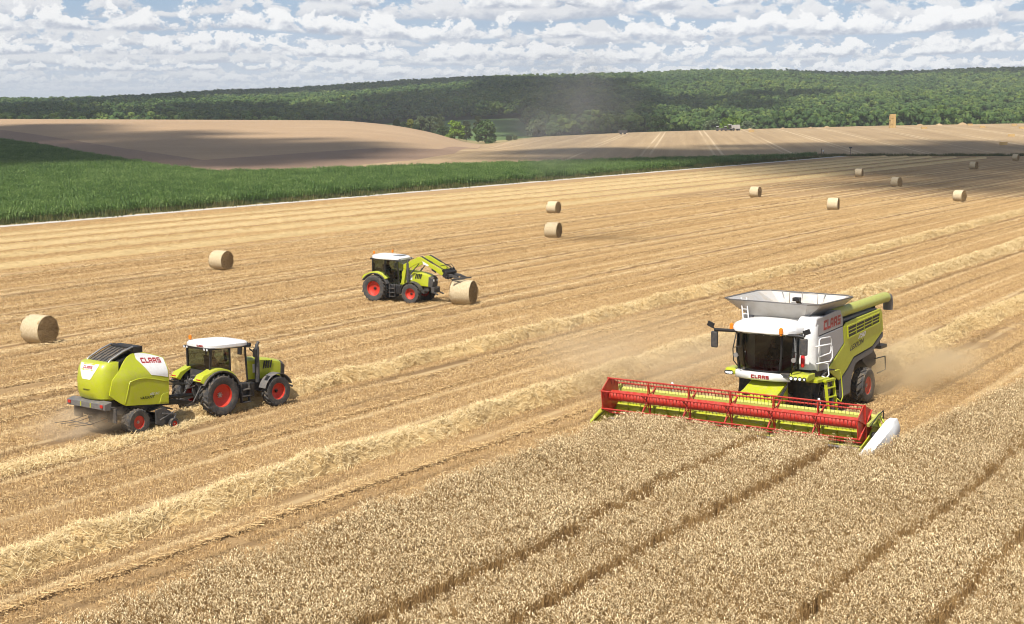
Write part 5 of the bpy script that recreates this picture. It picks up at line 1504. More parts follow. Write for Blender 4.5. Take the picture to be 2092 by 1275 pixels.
# ================================================================== TRACTORS (x forward, y left, rear axle at x=0)
def tractor(loc, yaw, label, wb=2.95, sunroof=False, steer=0.0):
    t = empty('tractor', (*loc, 0), yaw, label, 'tractor')
    FX = wb
    for sd in (1, -1):
        wheel(t, (0, sd * .95, .885), .89, .56, .50, 20, sd, dish=.14, lug_h=.075, hub='steel' if not sunroof else 'black', slant=.6)
        w = wheel(t, (FX, sd * .93, .665), .68, .46, .37, 17, sd, dish=.12, lug_h=.065, hub='black', slant=.6)
        w.rotation_euler = (0, 0, steer)
    # driveline and chassis
    ch = MB(); ch.box((1.55, 0, .95), (3.0, .52, .5)); ch.box((.15, 0, .95), (.9, .9, .7)); ch.cyl((0, -.75, .885), (0, .75, .885), .17, 14); ch.cyl((FX, -.75, .665), (FX, .75, .665), .12, 12); ch.box((FX + .1, 0, .85), (.9, .45, .5)); ch.box((FX + .75, 0, .95), (.35, .6, .35))
    ch.build('chassis', 'dark_grey', t, bevel=.03)
    # bonnet
    ho = MB(); N_ = 13
    def ring(x, zt, zb, w, f):
        return [(x, -w, zb), (x, -w * 1.02, zb + (zt - zb) * .55), (x, -w * .92, zt - .10), (x, -w * .55, zt - .015), (x, 0, zt), (x, w * .55, zt - .015), (x, w * .92, zt - .10), (x, w * 1.02, zb + (zt - zb) * .55), (x, w, zb)]
    ho.loft([ring(1.75, 2.14, 1.25, .43, 0), ring(2.5, 2.12, 1.20, .43, 0), ring(3.2, 2.02, 1.15, .42, 0), ring(3.72, 1.90, 1.12, .40, 0), ring(3.90, 1.80, 1.10, .37, 0)])
    ho = ho.build('bonnet', 'lime', t, True, auto=True)
    gr = MB(); gr.loft([[(x, y, z) for x, y, z in ((3.74, -.425, 1.12), (3.78, -.42, 1.74), (3.90, -.20, 1.83), (3.90, .20, 1.83), (3.78, .42, 1.74), (3.74, .425, 1.12))], [(4.00, -.34, 1.05), (4.06, -.34, 1.60), (4.05, -.18, 1.74), (4.05, .18, 1.74), (4.06, .34, 1.60), (4.00, .34, 1.05)]])
    gr = gr.build('grille', 'dark_grey', ho, True, auto=True)
    l1, l2 = MB(), MB()
    for sd in (1, -1):
        MB().lathe([(.001, 0), (.085, 0), (.085, .02), (.001, .03)], (4.055, sd * .22, 1.52), 'x', 14).build('headlight', 'lamp_glass', gr)
        for k in range(4):
            x = 2.75 + k * .125
            MB().prism([(x, 1.62), (x + .07, 1.60), (x + .16, 1.93), (x + .09, 1.95)], sd * .428, sd * .452, 'y').build('vent_slot', 'black', ho)
        MB().prism([(2.2, 1.50), (2.55, 1.50), (2.55, 1.85), (2.2, 1.88)], sd * .43, sd * .447, 'y').build('bonnet_decal', 'paint_white', ho)
    # cab frame and glass
    yb, yt = .82, .80
    ps = {'A0': (1.72, .66, 1.50), 'A1': (1.56, .74, 2.80), 'B0': (.70, yb, 1.25), 'B1': (.70, yt, 2.82), 'C0': (-.30, yb * .92, 1.88), 'C1': (-.28, yt, 2.82)}
    for sd in (1, -1):
        fr = MB(); g_ = lambda k: Vector((ps[k][0], ps[k][1] * sd, ps[k][2]))
        fr.bar(g_('A0') + Vector((0, 0, -.4)), g_('A1'), .07, .07); fr.bar(g_('B0'), g_('B1'), .06, .06); fr.bar(g_('C0'), g_('C1'), .08, .08)
        fr.bar(g_('B0') + Vector((0, 0, .02)), (1.65, .72 * sd, 1.06), .06, .05); fr.bar(g_('C0'), g_('B0') + Vector((0, 0, .58)), .05, .05)
        fr.build('cab_frame', 'black', t)
        dg = MB(); dg.add([(.73, yb * sd, 1.28), (1.62, .70 * sd, 1.10), (1.68, .69 * sd, 1.5), (1.54, .745 * sd, 2.78), (.73, yt * sd, 2.80)], [(0, 1, 2, 3, 4)]); dg.build('door_glass', 'glass_tint', t)
        rg = MB(); rg.add([(-.26, .78 * sd, 1.90), (.67, yb * sd, 1.84), (.67, yt * sd, 2.80), (-.24, yt * sd, 2.80)], [(0, 1, 2, 3)]); rg.build('rear_side_glass', 'glass_tint', t)
    MB().add([(1.70, -.62, 1.52), (1.70, .62, 1.52), (1.57, .70, 2.78), (1.57, -.70, 2.78)], [(0, 1, 2, 3)]).build('windscreen', 'glass_tint', t)
    MB().add([(-.31, -.72, 1.90), (-.31, .72, 1.90), (-.29, .74, 2.80), (-.29, -.74, 2.80)], [(0, 1, 2, 3)]).build('rear_window', 'glass_tint', t)
    cf = MB(); cf.box((.75, 0, 1.16), (1.9, 1.25, .12)); cf.prism([(-.32, 1.25), (-.32, 1.88), (.25, 1.88), (.6, 1.25)], -.62, .62, 'y'); cf.box((1.45, 0, 1.34), (.36, 1.15, .30)); cf.build('cab_floor', 'dark_grey', t)
    se = MB(); se.box((.42, 0, 1.72), (.48, .48, .14)); se.box((.20, 0, 2.10), (.13, .46, .68), ('Y', -.12)); se.box((.45, -.33, 1.92), (.42, .09, .07)); se.build('driver_seat', 'seat_cloth', t, bevel=.04)
    co = MB(); co.bar((1.48, 0, 1.2), (1.12, 0, 1.95), .12, .16); co.box((1.35, 0, 1.92), (.28, .46, .18)); co.build('dashboard', 'black', t, bevel=.03)
    sw = MB(); sw.lathe([(.18, -.013), (.20, 0), (.18, .013), (.165, 0)], (0, 0, 0), 'z', 18); Mx = Matrix.Translation((1.05, 0, 2.05)) @ Matrix.Rotation(R(-35), 4, 'Y'); sw.v = [tuple(Mx @ Vector(q)) for q in sw.v]; sw.build('steering_wheel', 'black', t, True)
    MB().box((.62, -.48, 1.95), (.5, .18, .35)).build('arm_console', 'black', t, bevel=.03)
    # roof
    rings = []
    for z, k in ((2.80, .95), (2.84, 1.0), (2.95, 1.0), (3.03, .93), (3.08, .70), (3.10, .3)):
        rings.append([(.68 + math.copysign(abs(math.cos(a)) ** .5, math.cos(a)) * 1.16 * k, math.copysign(abs(math.sin(a)) ** .5, math.sin(a)) * .93 * k, z + .05 * (-(math.cos(a)))) for a in np.linspace(0, 2 * math.pi, 33)[:-1]])
    rf = MB().loft(rings).build('cab_roof', 'paint_white', t, True, auto=True)
    MB().prism([(-.44, 2.80), (1.80, 2.73), (1.80, 2.80), (-.44, 2.87)], -.86, .86, 'y').build('roof_lining', 'black', rf)
    for x, y in (((-.30, .55),) if not sunroof else ((-.28, -.60), (.35, .72))):
        MB().tube([(x, y, 3.0), (x, y, 3.12), (x, y, 3.16), (x, y, 3.28), (x, y, 3.32)], [.02, .02, .07, .07, .03], 12).build('beacon', 'amber', t, True, auto=True)
    if sunroof:
        MB().prism([(1.05, -.42), (1.60, -.42), (1.60, .42), (1.05, .42)], 3.055, 3.075, 'z').build('roof_hatch', 'glass_dark', rf)
    else:
        o_ = logo(rf, 'CLAAS', (-.488, -.20, 2.92), (0, 1, 0), (0, 0, 1), .075, 'letter_red', wide=1.1, name='lettering')
        for q in o_.data.vertices: q.co = (-.494 - (q.co.x + .488), -q.co.y - .35, q.co.z)
    for sd in (1, -1):
        for x, xx in ((-.38, -1), (1.76, 1)):
            for k in range(2):
                y = sd * (.78 - k * .19); l1, l2 = MB(), MB(); lamp(l1, l2, (x + xx * .07, y, 2.82), (xx, 0, -.2), .062)
                h_ = l2.build('work_light', 'black', t, True, auto=True); l1.build('lens', 'lamp_glass', h_)
        # rear mudguard: lime crown with black lip
        fd = MB(); rg = []
        for k in range(11):
            a = R(20 + k * 13); rg.append([(math.cos(a) * r_, sd * y, .885 + math.sin(a) * r_) for r_, y in ((.98, .60), (.98, 1.14), (1.04, 1.16), (1.06, .60))])
        fd.loft(rg); fd.build('mudguard_lip', 'dark_grey', t, True, auto=True)
        fd = MB(); rg = []
        for k in range(9):
            a = R(38 + k * 13.5); e_ = .10 if k > 6 else 0
            rg.append([(math.cos(a) * r_, sd * y, .885 + math.sin(a) * r_) for r_, y in ((1.045, .55), (1.045, 1.04), (1.12 + e_, 1.02), (1.14 + e_, .55))])
        fd.loft(rg); mg = fd.build('rear_mudguard', 'lime', t, True, auto=True)
        MB().box((-.96, sd * .84, 1.58), (.05, .30, .14), ('Y', -.2)).build('tail_light', 'lamp_red', mg, bevel=.015)
        # front mudguard
        ff = MB(); rg = []
        for k in range(10):
            a = R(20 + k * 16); rg.append([(FX + math.cos(a) * r_, sd * y, .665 + math.sin(a) * r_) for r_, y in ((.76, .72), (.76, 1.14), (.79, 1.15), (.80, .72))])
        ff.loft(rg); ff.bar((FX, sd * .5, 1.0), (FX, sd * .95, 1.43), .06); ff.build('front_mudguard', 'mid_grey' if not sunroof else 'dark_grey', t, True, auto=True)
        # steps and tank
        MB().box((1.45, sd * .70, .88), (.95, .42, .62)).build('fuel_tank' if sd > 0 else 'battery_box', 'black', t, bevel=.06)
        sp_ = MB()
        for z in (.42, .68, .95): sp_.box((1.35, sd * .98, z), (.42, .26, .04))
        for x in (1.14, 1.56): sp_.bar((x, sd * .98, .40), (x, sd * .95, 1.2), .035, .14, up=(0, 1, 0))
        sp_.build('cab_steps', 'dark_grey', t)
        mr = MB(); mr.tube([(1.60, sd * .80, 2.72), (1.72, sd * 1.12, 2.74), (1.74, sd * 1.2, 2.66)], .022, 6); mr.box((1.74, sd * 1.20, 2.48), (.08, .20, .36)); mr.build('mirror', 'black', t, bevel=.01)
    ex = MB(); ex.tube([(2.32, -.60, 1.10), (2.32, -.60, 1.4), (2.32, -.60, 2.55), (2.32, -.60, 2.72), (2.42, -.60, 2.84)], [.09, .105, .105, .07, .065], 12); ex.tube([(2.30, -.58, 2.3), (1.9, -.62, 2.6)], .03, 6); ex.build('exhaust_stack', 'dark_grey', t, True, auto=True)
    # three point linkage
    ln = MB()
    for sd in (1, -1):
        ln.bar((-.35, sd * .35, .75), (-1.35, sd * .45, .55), .07, .10); ln.cyl((-.45, sd * .40, 1.35), (-.95, sd * .43, .65), .035, 8); ln.bar((-.2, sd * .3, 1.35), (-.75, sd * .42, 1.40), .07, .09); ln.cyl((-.35, sd * .2, .8), (-.5, sd * .2, 1.35), .05, 8)
    ln.cyl((-.4, 0, 1.25), (-1.05, 0, 1.15), .035, 8); ln.box((-.45, 0, 1.55), (.18, .55, .20)); ln.bar((-.4, 0, .55), (-1.05, 0, .52), .10, .06)
    for k in range(6): ln.tube([(-.5, -.2 + k * .08, 1.55), (-.75, -.2 + k * .07, 1.5 + .08 * (k % 3)), (-.95, -.1 + k * .04, 1.2)], .016, 5)
    ln.build('rear_linkage', 'dark_grey', t, True, auto=True)
    for k in range(2): MB().cyl((-.56, -.12 + k * .24, 1.52), (-.70, -.12 + k * .24, 1.50), .06, 10).build('hydraulic_coupler', 'steel', t, True)
    fl = MB(); fl.box((4.05, 0, .90), (.25, .75, .38)); fl.bar((4.0, -.3, .8), (4.45, -.38, .62), .07, .09); fl.bar((4.0, .3, .8), (4.45, .38, .62), .07, .09); fl.bar((4.1, -.28, .95), (4.3, 0, 1.05), .05); fl.bar((4.1, .28, .95), (4.3, 0, 1.05), .05); fl.build('front_linkage', 'dark_grey', t, bevel=.01)
    return t


def at(o, yaw, l):
    c, s = math.cos(yaw), math.sin(yaw); return (o[0] + c * l[0] - s * l[1], o[1] + s * l[0] + c * l[1], l[2])


T1_O, T1_Y = (-12.94, 66.62), R(48.0)
t1 = tractor(T1_O, T1_Y, 'lime tractor with white cab roof pulling the round baler', 3.05)
person('person', at(T1_O, T1_Y, (.42, 0, 1.80)), T1_Y, 'person in black driving the tractor that pulls the baler', (0.02, 0.02, 0.025), (0.03, 0.03, 0.04))
T2_O, T2_Y = (-8.62, 106.3), R(-27.2)
t2 = tractor(T2_O, T2_Y, 'lime loader tractor lifting a round bale in mid field', 2.78, True)
person('person', at(T2_O, T2_Y, (.42, 0, 1.80)), T2_Y, 'person in dark clothes seated in the loader tractor cab', (0.025, 0.025, 0.03), (0.03, 0.03, 0.04))
# ---- front loader of the second tractor
ldr = MB()
for sd in (1, -1): ldr.box((1.98, sd * .54, 1.75), (.22, .12, 1.25), ('Y', .2)); ldr.box((1.95, sd * .45, 1.15), (.6, .3, .25))
ldr = ldr.build('loader_frame', 'lime', t2, bevel=.02)
for sd in (1, -1):
    y0, y1 = sd * .50, sd * .64
    am = MB(); am.prism([(1.98, 2.30), (2.22, 2.18), (3.05, 2.62), (3.42, 2.72), (4.86, 1.92), (5.02, 2.02), (4.98, 2.22), (3.40, 3.04), (3.10, 3.06), (2.86, 2.94), (1.98, 2.52)], y0, y1, 'y')
    am = am.build('loader_arm', 'lime', ldr, bevel=.025)
    MB().prism([(3.45, 2.80), (3.95, 2.56), (3.85, 2.48), (3.5, 2.60)], y1, y1 + sd * .006, 'y').build('arm_decal', 'paint_white', ldr)
    MB().prism([(4.15, 2.36), (4.50, 2.17), (4.45, 2.07), (4.12, 2.24)], y1, y1 + sd * .006, 'y').build('arm_cutout', 'black', ldr)
    cy_ = MB(); cy_.cyl((2.15, sd * .57, 1.55), (2.75, sd * .57, 2.20), .055, 10); cy_.cyl((2.75, sd * .57, 2.20), (3.15, sd * .57, 2.62), .032, 10); cy_.build('lift_cylinder', 'dark_grey', ldr, True, auto=True)
    pl_ = MB(); pl_.bar((2.5, sd * .57, 2.42), (3.3, sd * .57, 3.10), .03); pl_.cyl((3.35, sd * .57, 3.10), (4.2, sd * .57, 2.70), .05, 10); pl_.cyl((4.2, sd * .57, 2.70), (4.92, sd * .57, 2.36), .03, 8); pl_.build('tilt_cylinder', 'black', ldr, True, auto=True)
MB().cyl((4.3, -.5, 2.22), (4.3, .5, 2.22), .09, 12).build('cross_tube', 'lime', ldr, True, auto=True)
cr = MB(); cr.box((5.12, 0, 2.02), (.22, 1.35, .40), ('Y', .5)); cr.cyl((5.0, -.7, 2.25), (5.0, .7, 2.25), .07, 10); cr.box((5.28, 0, 1.82), (.16, 1.5, .16))
for y in (-.6, -.25, .25, .6): cr.bar((5.0, y, 2.35), (5.4, y, 1.72), .06, .16)
for y in (-.35, .1, .4): cr.tube([(4.6, y, 2.5), (5.0, y, 2.62), (5.3, y, 2.3)], .025, 6)
cr.build('tool_carrier', 'black', ldr, bevel=.01)
for y in (-.42, .42):
    gb = MB(); gb.bar((5.30, y, 1.95), (5.72, y, 1.90), .12, .16); gb.bar((5.72, y, 1.90), (6.1, y * 1.15, 1.74), .10, .14); gb.bar((5.72, y - .42, 1.72), (6.3, y + .36, 1.74), .09, .09); gb.bar((5.72, y, 1.80), (5.74, y - .34, 1.66), .05); gb.bar((5.72, y, 1.80), (5.98, y + .34, 1.68), .05)
    gb.build('bale_grab', 'dark_grey', ldr, bevel=.008)

# ================================================================== ROUND BALER
BL_O, BL_Y = (-15.72, 62.60), R(52.0)
bl = empty('round_baler', (*BL_O, 0), BL_Y, 'lime and white round baler with black belt top hitched behind the tractor', 'baler')
for sd in (1, -1):
    wheel(bl, (.12, sd * 1.02, .535), .54, .58, .27, 18, sd, dish=.05, lug_h=.03, slant=.4)
MB().prism([(-1.0, 1.3), (-.9, 2.6), (-.3, 3.0), (.6, 3.15), (1.5, 2.8), (1.7, 1.2), (1.2, .75), (-.4, .8)], -.72, .72, 'y').build('bale_chamber', 'black', bl, bevel=.05)
cs = MB(); cs.cyl((.12, -1.0, .535), (.12, 1.0, .535), .09, 10); cs.box((.2, 0, .95), (2.4, 1.5, .3)); cs.box((-.7, 0, 1.05), (.8, 1.7, .35)); cs.build('chassis', 'dark_grey', bl, bevel=.03)
def shell_y(x, z, sd):
    y = 1.14 - .50 * float(ss((z - 2.25) / 1.15)) - .22 * float(ss((-x - .2) / .9)) + .02 * math.sin((z - 1.2) * 2)
    return sd * y
NU, NVv = 14, 12
for sd in (1, -1):
    low = lambda u: (-.98 + 2.72 * u, 1.66 - .40 * min(1, u / .2) - .22 * max(0, (u - .2) / .8)) if u > 0 else (-1.02, 1.72)
    upp = lambda u: (-.88 + 1.45 * (u / .55), 2.30 + .92 * math.sin(min(1, u / .55) * math.pi / 2)) if u < .55 else (.57 + 1.18 * (u - .55) / .45, 3.22 - .34 * ((u - .55) / .45) ** 1.5)
    def pt(u, v, off=0):
        a, b_ = low(u), upp(u); x = a[0] + (b_[0] - a[0]) * v; z = a[1] + (b_[1] - a[1]) * v
        return (x, shell_y(x, z, sd) + sd * off, z)
    def patch(u0, u1, v0, v1, off, name, mat, parent):
        vs_ = []
        for layer in (off, off - .05):
            for i in range(NU + 1):
                for j in range(NVv + 1): vs_.append(pt(u0 + (u1 - u0) * i / NU, (v0(i / NU) + (v1(i / NU) - v0(i / NU)) * j / NVv), layer))
        n1 = (NU + 1) * (NVv + 1); ix = lambda i, j: i * (NVv + 1) + j; fs_ = []
        for i in range(NU):
            for j in range(NVv):
                q = (ix(i, j), ix(i + 1, j), ix(i + 1, j + 1), ix(i, j + 1)); fs_.append(q); fs_.append(tuple(n1 + k for k in reversed(q)))
        for i in range(NU):
            for j in (0, NVv): a_, b_ = ix(i, j), ix(i + 1, j); fs_.append((a_, b_, b_ + n1, a_ + n1))
        for j in range(NVv):
            for i in (0, NU): a_, b_ = ix(i, j), ix(i, j + 1); fs_.append((a_, b_, b_ + n1, a_ + n1))
        return MB().add(vs_, fs_).build(name, mat, parent, True, auto=True)
    sdoor = patch(0, 1, lambda f: 0, lambda f: 1, 0, 'side_door', 'lime', bl)
    wp = patch(.50, .985, lambda f: .58 + .30 * max(0, .35 - f) / .35, lambda f: .985, .010, 'white_door_panel', 'paint_white', sdoor)
    # pressed ridge line across the door
    rd = MB(); pts = [pt(.26 + .72 * k / 8, .54 - .06 * k / 8 + .0, .0) for k in range(9)]; rd.tube(pts, .028, 6); rd.build('door_ridge', 'lime', sdoor, True)
    rd = MB(); pts = [pt(.20 + .07 * k / 6, .02 + .53 * k / 6, -.005) for k in range(7)]; rd.tube(pts, .022, 6); rd.build('door_ridge', 'lime', sdoor, True)
    MB().prism([(1.25, 1.14), (1.35, 1.42), (1.48, 1.50), (1.70, 1.50), (1.70, 1.10)], sd * 1.125, sd * 1.16, 'y').build('access_flap', 'lime', sdoor, bevel=.02)
    if sd < 0:
        o_ = logo(wp, 'CLAAS', (.62, -1.2, 2.80), (1, 0, -.10), (0, 0, 1), .20, 'letter_red', depth=.0, wide=.95)
        for q in o_.data.vertices: q.co.y = shell_y(q.co.x, q.co.z, -1) - (.018 if q.co.y < -1.1999 else .004)
        o_ = words(sdoor, 'VARIANT', (.30, -1.18, 1.40), (1, 0, -.04), (0, 0, 1), .11, 'letter_black', .72, .3, .02)
        for q in o_.data.vertices: q.co.y = shell_y(q.co.x, q.co.z, -1) - .008
        o_ = words(sdoor, '485 RC', (.76, -1.18, 1.51), (1, 0, -.04), (0, 0, 1), .10, 'letter_white', .50, .3, .02)
        for q in o_.data.vertices: q.co.y = shell_y(q.co.x, q.co.z, -1) - .008
# tailgate
tg = MB(); rg = []
for z, dx_, k in ((1.50, .12, .90), (1.58, .02, .97), (1.9, -.06, 1), (2.3, -.07, 1), (2.7, .0, .98), (2.92, .10, .95), (2.98, .22, .92)):
    rg.append([(-.55 + dx_ * .3, -.95 * k, z), (-.85 + dx_ * .6, -.93 * k, z), (-1.10 + dx_, -.84 * k, z), (-1.24 + dx_, -.66 * k, z), (-1.31 + dx_, -.3 * k, z), (-1.32 + dx_, 0, z), (-1.31 + dx_, .3 * k, z), (-1.24 + dx_, .66 * k, z), (-1.10 + dx_, .84 * k, z), (-.85 + dx_ * .6, .93 * k, z), (-.55 + dx_ * .3, .95 * k, z), (-.5, .6, z), (-.5, -.6, z)])
tg = tg.loft(rg).build('tailgate', 'lime', bl, True, auto=True)
def tail_x(y, z):
    zs = [1.50, 1.58, 1.9, 2.3, 2.7, 2.92, 2.98]; d_ = np.interp(z, zs, [.12, .02, -.06, -.07, 0, .1, .22]); return float(np.interp(abs(y), [0, .3, .66, .84], [-1.32, -1.31, -1.24, -1.10]) + d_)
wpz = [(z, w) for z, w in ((2.33, .24), (2.45, .33), (2.6, .42), (2.75, .50), (2.86, .54), (2.93, .55))]
vs_, fs_ = [], []
for z, w in wpz:
    for k in range(7): y = -w + 2 * w * k / 6; vs_.append((tail_x(y, z) - .008, y, z))
for i in range(len(wpz) - 1):
    for k in range(6): fs_.append((i * 7 + k, i * 7 + k + 1, (i + 1) * 7 + k + 1, (i + 1) * 7 + k))
MB().add(vs_, fs_).build('white_tail_patch', 'paint_white', tg, True)
o_ = logo(tg, 'CLAAS', (-1.33, .26, 2.74), (0, -1, 0), (0, 0, 1), .10, 'letter_red', depth=0, wide=1.1)
for q in o_.data.vertices: q.co.x = tail_x(q.co.y, q.co.z) - (.016 if q.co.x <= -1.3299 else .01)
o_ = words(tg, 'VARIANT', (-1.4, .22, 1.88), (0, -1, 0), (0, 0, 1), .07, 'letter_black', .42, .3, .02)
for q in o_.data.vertices: q.co.x = tail_x(q.co.y, q.co.z) - .010
# belts over the top, with frame rails
bt = MB(); ps_ = [(-.98, 2.86), (-.7, 3.02), (-.2, 3.22), (.25, 3.38), (.42, 3.36)]
bt.loft([[(x, y, z + dz_) for y, dz_ in ((-.56, 0), (.56, 0), (.56, -.08), (-.56, -.08))] for x, z in ps_]); bt = bt.build('bale_belts', 'belt', bl, True, auto=True)
for k in range(6):
    y = -.56 + 1.12 * k / 5
    MB().tube([(x, y, z + .012) for x, z in ps_], .016, 5).build('belt_edge', 'black', bt, True)
for sd in (1, -1):
    MB().tube([(-1.0, sd * .66, 2.80), (-.7, sd * .66, 3.06), (-.1, sd * .66, 3.32), (.4, sd * .66, 3.46)], .035, 6).build('top_rail', 'steel', bl, True)
tp = MB(); tp.box((.62, 0, 3.28), (.5, 1.35, .32)); tp.cyl((.42, -.6, 3.40), (.42, .6, 3.40), .09, 10); tp.build('top_roller_box', 'black', bl, bevel=.03)
# rear beam with lights, loading ramp
bb = MB(); bb.prism([(-1.18, 1.18), (-1.45, 1.22), (-1.45, 1.45), (-1.1, 1.52)], -1.18, 1.18, 'y'); bb = bb.build('rear_beam', 'mid_grey', bl, bevel=.02)
for sd in (1, -1):
    MB().box((-1.47, sd * 1.0, 1.36), (.05, .16, .12)).build('tail_light', 'lamp_red', bb, bevel=.015)
    MB().box((-1.455, sd * .3, 1.34), (.012, .05, .18)).build('reflector', 'lime', bb)
    MB().box((-1.0, sd * 1.05, .95), (.06, .5, .55)).build('mud_flap', 'rubber', bl)
rmp = MB()
for y in (-.62, -.25, .25, .62): rmp.tube([(-.9, y, .78), (-1.7, y, .66), (-2.45, y, .70)], .015, 6)
rmp.tube([(-1.7, -.62, .66), (-1.7, .62, .66)], .02, 6); rmp.build('bale_ramp', 'dark_grey', bl, True)
# pick-up
pk = MB(); pk.cyl((1.55, -1.08, .42), (1.55, 1.08, .42), .20, 14)
for sd in (1, -1): pk.prism([(1.05, .30), (1.05, .85), (1.45, .92), (1.95, .62), (1.92, .30), (1.5, .14)], sd * 1.08, sd * 1.16, 'y')
pk.prism([(.9, .85), (1.4, 1.0), (1.95, .80), (1.95, .74), (1.4, .92)], -1.1, 1.1, 'y'); pk = pk.build('pickup', 'dark_grey', bl, bevel=.01)
for k in range(4):
    tn = MB()
    for j in range(26):
        y = -1.0 + 2.0 * j / 25; a = k * math.pi / 2 + .3; tn.cyl((1.55 + math.cos(a) * .18, y, .42 + math.sin(a) * .18), (1.55 + math.cos(a - .3) * .33, y, .42 + math.sin(a - .3) * .33), .006, 4)
    tag(tn.build('pickup_tines', 'steel', pk), kind='stuff')
for sd in (1, -1):
    wheel(bl, (1.80, sd * 1.32, .235), .235, .17, .12, 14, sd, name='gauge_wheel', lug_h=.012, dish=.03)
    ga = MB(); ga.bar((1.35, sd * 1.2, .70), (2.02, sd * 1.2, .58), .05); ga.bar((2.02, sd * 1.2, .58), (1.82, sd * 1.23, .24), .05); ga.bar((1.2, sd * 1.2, .45), (1.9, sd * 1.22, .70), .03); ga.build('gauge_wheel_arm', 'mid_grey', bl)
# drawbar, drive shaft, hose rack
db = MB(); db.loft([[(1.5, y, z) for y, z in ((-.35, .85), (.35, .85), (.35, 1.08), (-.35, 1.08))], [(3.0, y, z) for y, z in ((-.12, .70), (.12, .70), (.12, .90), (-.12, .90))], [(3.95, y, z) for y, z in ((-.08, .55), (.08, .55), (.08, .68), (-.08, .68))]]); db.build('drawbar', 'black', bl, bevel=.02)
MB().cyl((1.7, 0, 1.12), (3.9, 0, .95), .09, 10).build('drive_shaft', 'black', bl, True, auto=True)
hr = MB(); hr.tube([(1.9, -.35, 1.2), (2.05, -.35, 2.45), (1.85, -.35, 2.5)], .03, 6); hr.tube([(1.95, -.35, 2.2), (2.35, -.3, 2.25)], .02, 6); hr.tube([(1.95, -.35, 2.0), (2.3, -.3, 2.05)], .02, 6); hr.box((1.95, -.1, 1.8), (.16, .5, .6))
for k in range(5): hr.tube([(1.95, -.3 + k * .05, 2.1), (2.5, -.2 + k * .05, 1.6 + .05 * k), (3.6, -.1 + k * .04, 1.45)], .018, 5)
hr.build('hose_rack', 'black', bl, True, auto=True)

# ================================================================== ROUND BALES
def bale_mesh(seed, rad=.80, ln=1.28):
    rr = random.Random(seed); core = MB(); n = 40
    prof = [(.001, -ln / 2 - .02), (rad * .35, -ln / 2 - .03), (rad * .8, -ln / 2 - .01), (rad * .965, -ln / 2 + .02), (rad * .965, ln / 2 - .02), (rad * .8, ln / 2 + .01), (rad * .35, ln / 2 + .03), (.001, ln / 2 + .02)]
    core.lathe(prof, (0, 0, 0), 'x', n, close=False)
    core.v = [(x + rr.gauss(0, .012), y + rr.gauss(0, .008), z + rr.gauss(0, .008)) for x, y, z in core.v]
    for sd in (1, -1):                                     # straw ends sticking out of the faces, laid round the winding
        for k in range(340):
            q = rad * .95 * math.sqrt(rr.random()); a = rr.uniform(0, 6.283); l = rr.uniform(.08, .26); b = a + math.pi / 2 + rr.gauss(0, .5)
            c = Vector((sd * (ln / 2 + .03 + rr.uniform(0, .03)), math.cos(a) * q, math.sin(a) * q)); d = Vector((sd * rr.uniform(-.1, .35), math.cos(b), math.sin(b))) * l / 2; w = Vector((0, math.cos(a), math.sin(a))) * .011
            core.add([c - d - w, c - d + w, c + d + w, c + d - w], [(0, 1, 2, 3)])
    wrap = MB(); rings = []
    for i in range(9):
        x = -ln / 2 + ln * i / 8; e = 1 - .035 * abs(2 * i / 8 - 1) ** 4
        rings.append([(x, math.cos(a) * rad * e * (1 + rr.gauss(0, .006)), math.sin(a) * rad * e * (1 + rr.gauss(0, .006))) for a in np.linspace(0, 2 * math.pi, n + 1)[:-1]])
    wrap.loft(rings, True, False)
    for k in range(160):
        x = rr.uniform(-ln / 2, ln / 2); a = rr.uniform(0, 6.283); l = rr.uniform(.06, .22); b = rr.gauss(0, .6)
        c = Vector((x, math.cos(a) * rad * 1.005, math.sin(a) * rad * 1.005)); tg_ = Vector((0, -math.sin(a), math.cos(a))); d = (tg_ * math.cos(b) + Vector((1, 0, 0)) * math.sin(b) + Vector((0, math.cos(a), math.sin(a))) * rr.uniform(0, .4)) * l / 2; w = Vector((1, 0, 0)) * .008
        wrap.add([c - d - w, c - d + w, c + d + w, c + d - w], [(0, 1, 2, 3)])
    return core, wrap


_protos = []
for k in range(3):
    c_, w_ = bale_mesh(70 + k)
    o = c_.build('round_bale', 'bale_face'); w = w_.build('net_wrap', 'bale_wrap', o, True)
    _protos.append(o)
_used = set()


def bale(px, py, label, yaw_off=0.0, scale=1.0, loc=None, k=0, yaw=None, group='round straw bales in the field'):
    src = _protos[k % 3]
    if k % 3 in _used: o = copy_tree(src)
    else: o = src; _used.add(k % 3)
    x, y, z = pick(px, py) if loc is None else (*loc, 0)
    o.rotation_euler = (random.uniform(-3, 3), 0, (-ROW_A if yaw is None else 0) + (yaw or 0) + yaw_off); o.scale = (scale, scale * random.uniform(.97, 1.03), scale * random.uniform(.95, 1.0))
    o.location = (x, y, z + .80 * scale - .03)
    return tag(o, label, 'bale', group)


